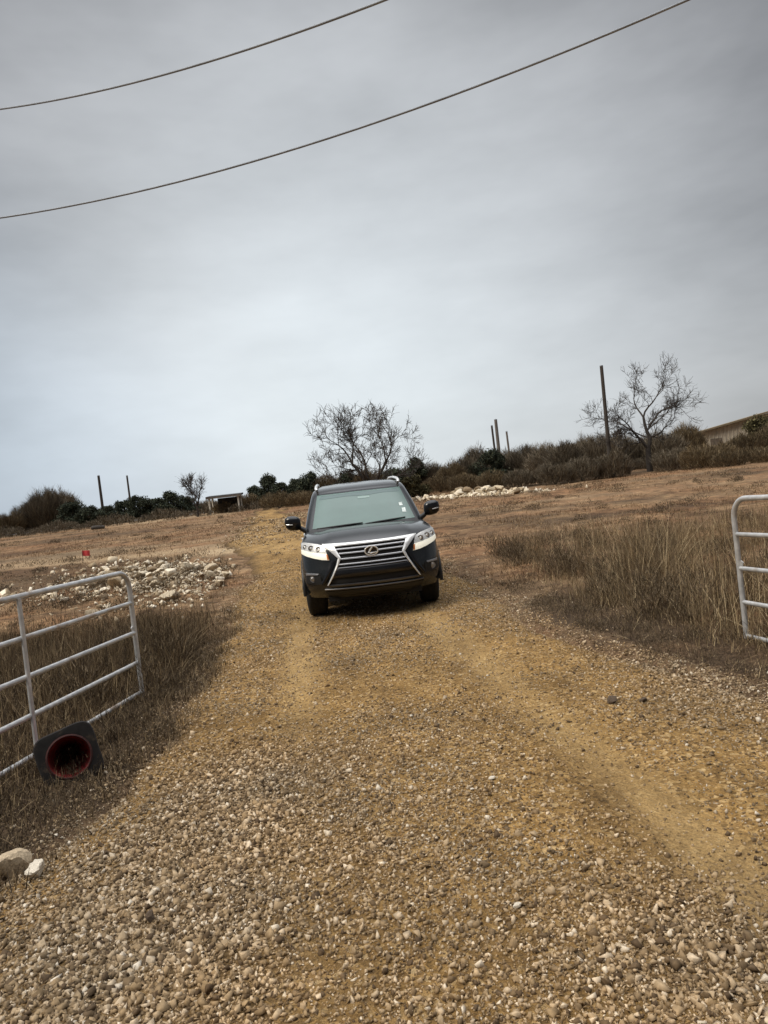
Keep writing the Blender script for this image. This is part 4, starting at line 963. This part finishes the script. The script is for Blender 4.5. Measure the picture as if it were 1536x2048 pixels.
        for yy in (2.42, 3.42): g = CB(); g.tube([(sg * .95, yy, 1.02), (sg * .972, yy + .05, 1.024), (sg * .972, yy + .17, 1.026), (sg * .95, yy + .22, 1.02)], [.012, .015, .015, .012], 8); g.build('door_handle', 'chrome')
        for yy in (1.62, 2.70, 3.50): g = CB(); g.tube([(sg * .938, yy, .42), (sg * .9435, yy, .75), (sg * .936, yy, 1.0), (sg * .92, yy, 1.10)], .004, 5); g.build('door_gap', 'mesh_black')
        g = CB(); g.box((sg * .93, 2.32, .355), (.16, 1.85, .055)); g.build('side_step', 'trim', sharp=20)
        for a in AX:
            g = CB(); pts = [(sg * .938, a + AR * math.cos(t), ZC + AR * math.sin(t)) for t in np.linspace(-.05, math.pi + .05, 30)]; g.tube(pts, .024, 8); g.build('wheel_arch', 'trim')
            g = CB(); g.grid([[(sg * xx, a + (AR + .01) * math.cos(t), ZC + (AR + .01) * math.sin(t)) for xx in (.55, .93)] for t in np.linspace(0, math.pi, 20)]); g.build('wheel_well', 'mesh_black')
            # wheel
            w = empty('wheel', (sg * .792, a + YO, .385)); w.parent = root
            if a == AX[0]: w.rotation_euler = (0, 0, math.radians(-2))
            t_ = MB(); hw = .132; prof = [(-hw, .245), (-hw, .30), (-hw + .008, .345), (-hw + .03, .375), (-hw + .05, .384)]
            for q in (-.055, -.02, .02, .055): prof += [(q - .008, .386), (q - .006, .377), (q + .006, .377), (q + .008, .386)]
            prof += [(hw - .05, .384), (hw - .03, .375), (hw - .008, .345), (hw, .30), (hw, .245)]
            t_.lathe(prof, (0, 0, 0), 'x', 56).build('tyre', M['tyre'], w)
            r_ = MB(); so = sg * .105
            r_.lathe([(-hw * sg * .9, .24), (so, .24), (so + sg * .014, .248), (so + sg * .012, .225), (so - sg * .05, .215), (so - sg * .06, .05), (so - sg * .02, .045), (so - sg * .018, 0)], (0, 0, 0), 'x', 40)
            for k_ in range(6):
                t = k_ * math.pi / 3
                for dt in (-.13, .13): r_.tube([(so - sg * .02, .04 * math.cos(t), .04 * math.sin(t)), (so - sg * .01, .22 * math.cos(t + dt), .22 * math.sin(t + dt))], [.022, .018], 6)
            r_.build('rim', M['rim'], w)
        # tail lamp
        g = CB(); P_ = [[(sg * (.945 - .01), LEN - .42 + .2 * i / 5, .85 + .3 * j / 5) for j in range(6)] for i in range(6)]; g.grid([[(p[0] + sg * .006, p[1], p[2]) for p in r2] for r2 in P_]); g.grid(P_); g.build('tail_lamp', 'red_lamp')
    # windscreen with black border, wipers, cowl
    wb, wt = 1.215, 1.745
    def lip(k): return [(-.80 + k, wb + k * .6), (0, wb + k * .6), (.80 - k, wb + k * .6)], [(-.675 + k * .6, wt - k * .6), (0, wt - k * .6 + .006), (.675 - k * .6, wt - k * .6)]
    A, B = lip(0.); g = CB(); patch(g, A, B, .006, .01, 30, 14, surf=C); wsb = g.build('windscreen_border', 'gloss')
    A, B = lip(.035); g = CB(); patch(g, A, B, .011, .006, 44, 36, surf=C); ws = g.build('windscreen', 'windscreen')
    g = CB(); patch(g, [(-.79, 1.232), (0, 1.226), (.79, 1.232)], [(-.82, 1.188), (0, 1.205), (.82, 1.188)], .03, .04, 24, 3, surf=C); g.build('cowl', 'trim')
    for x0, x1, dz in ((-.70, -.02, .02), (.02, .62, .028)):
        g = CB(); pts = [(x, C(x, 1.235 + dz * s) - .030, 1.235 + dz * s) for s, x in ((0, x0), (.35, x0 + .35 * (x1 - x0)), (.7, x0 + .7 * (x1 - x0)), (1, x1))]; g.tube(pts, [.010, .014, .013, .008], 6); g.build('wiper', 'trim')
    g = CB(); P_ = [[(x, C(x * 0, z) + 0, z) for x in (-.1, .1)] for z in (1.70, 1.72)]
    g.box((0, C(0, 1.69) + .05, 1.685), (.22, .03, .05)); g.build('rear_view_mirror', 'trim')
    g = CB(); patch(g, [(-.60, 1.705), (0, 1.712), (.60, 1.705)], [(-.63, 1.652), (-.2, 1.668), (.1, 1.650), (.35, 1.668), (.63, 1.655)], .0155, .003, 30, 6, surf=C); g.build('dark_top_band', 'dark_top_band', ws)  # darker teal strip with a wavy lower edge, added over the windscreen top
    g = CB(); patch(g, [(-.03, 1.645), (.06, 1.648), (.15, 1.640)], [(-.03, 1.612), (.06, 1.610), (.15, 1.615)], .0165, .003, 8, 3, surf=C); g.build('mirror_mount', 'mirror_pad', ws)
    for (xa, xb, za, zb) in ((.600, .655, 1.335, 1.40), (.575, .625, 1.435, 1.485)):
        g = CB(); patch(g, [(xa, zb), (xb, zb)], [(xa, za), (xb, za)], .018, .003, 5, 3, surf=C); g.build('windscreen_sticker', 'sticker', ws)
    # rear glass and underbody
    g = CB(); g.box((0, LEN - .17, 1.45), (1.25, .02, .40), (math.radians(10), 0, 0)); g.build('rear_glass', 'side_glass', sharp=20)
    g = CB(); g.box((0, 2.4, .42), (1.30, 4.2, .22)); g.box((0, .40, .36), (1.25, .40, .14)); g.tube([(-.75, .93, .36), (0, .93, .33), (.75, .93, .36)], .05, 8); g.tube([(-.75, 3.72, .37), (0, 3.72, .36), (.75, 3.72, .37)], .06, 8); g.build('underbody', 'mesh_black', sharp=20)
suv()
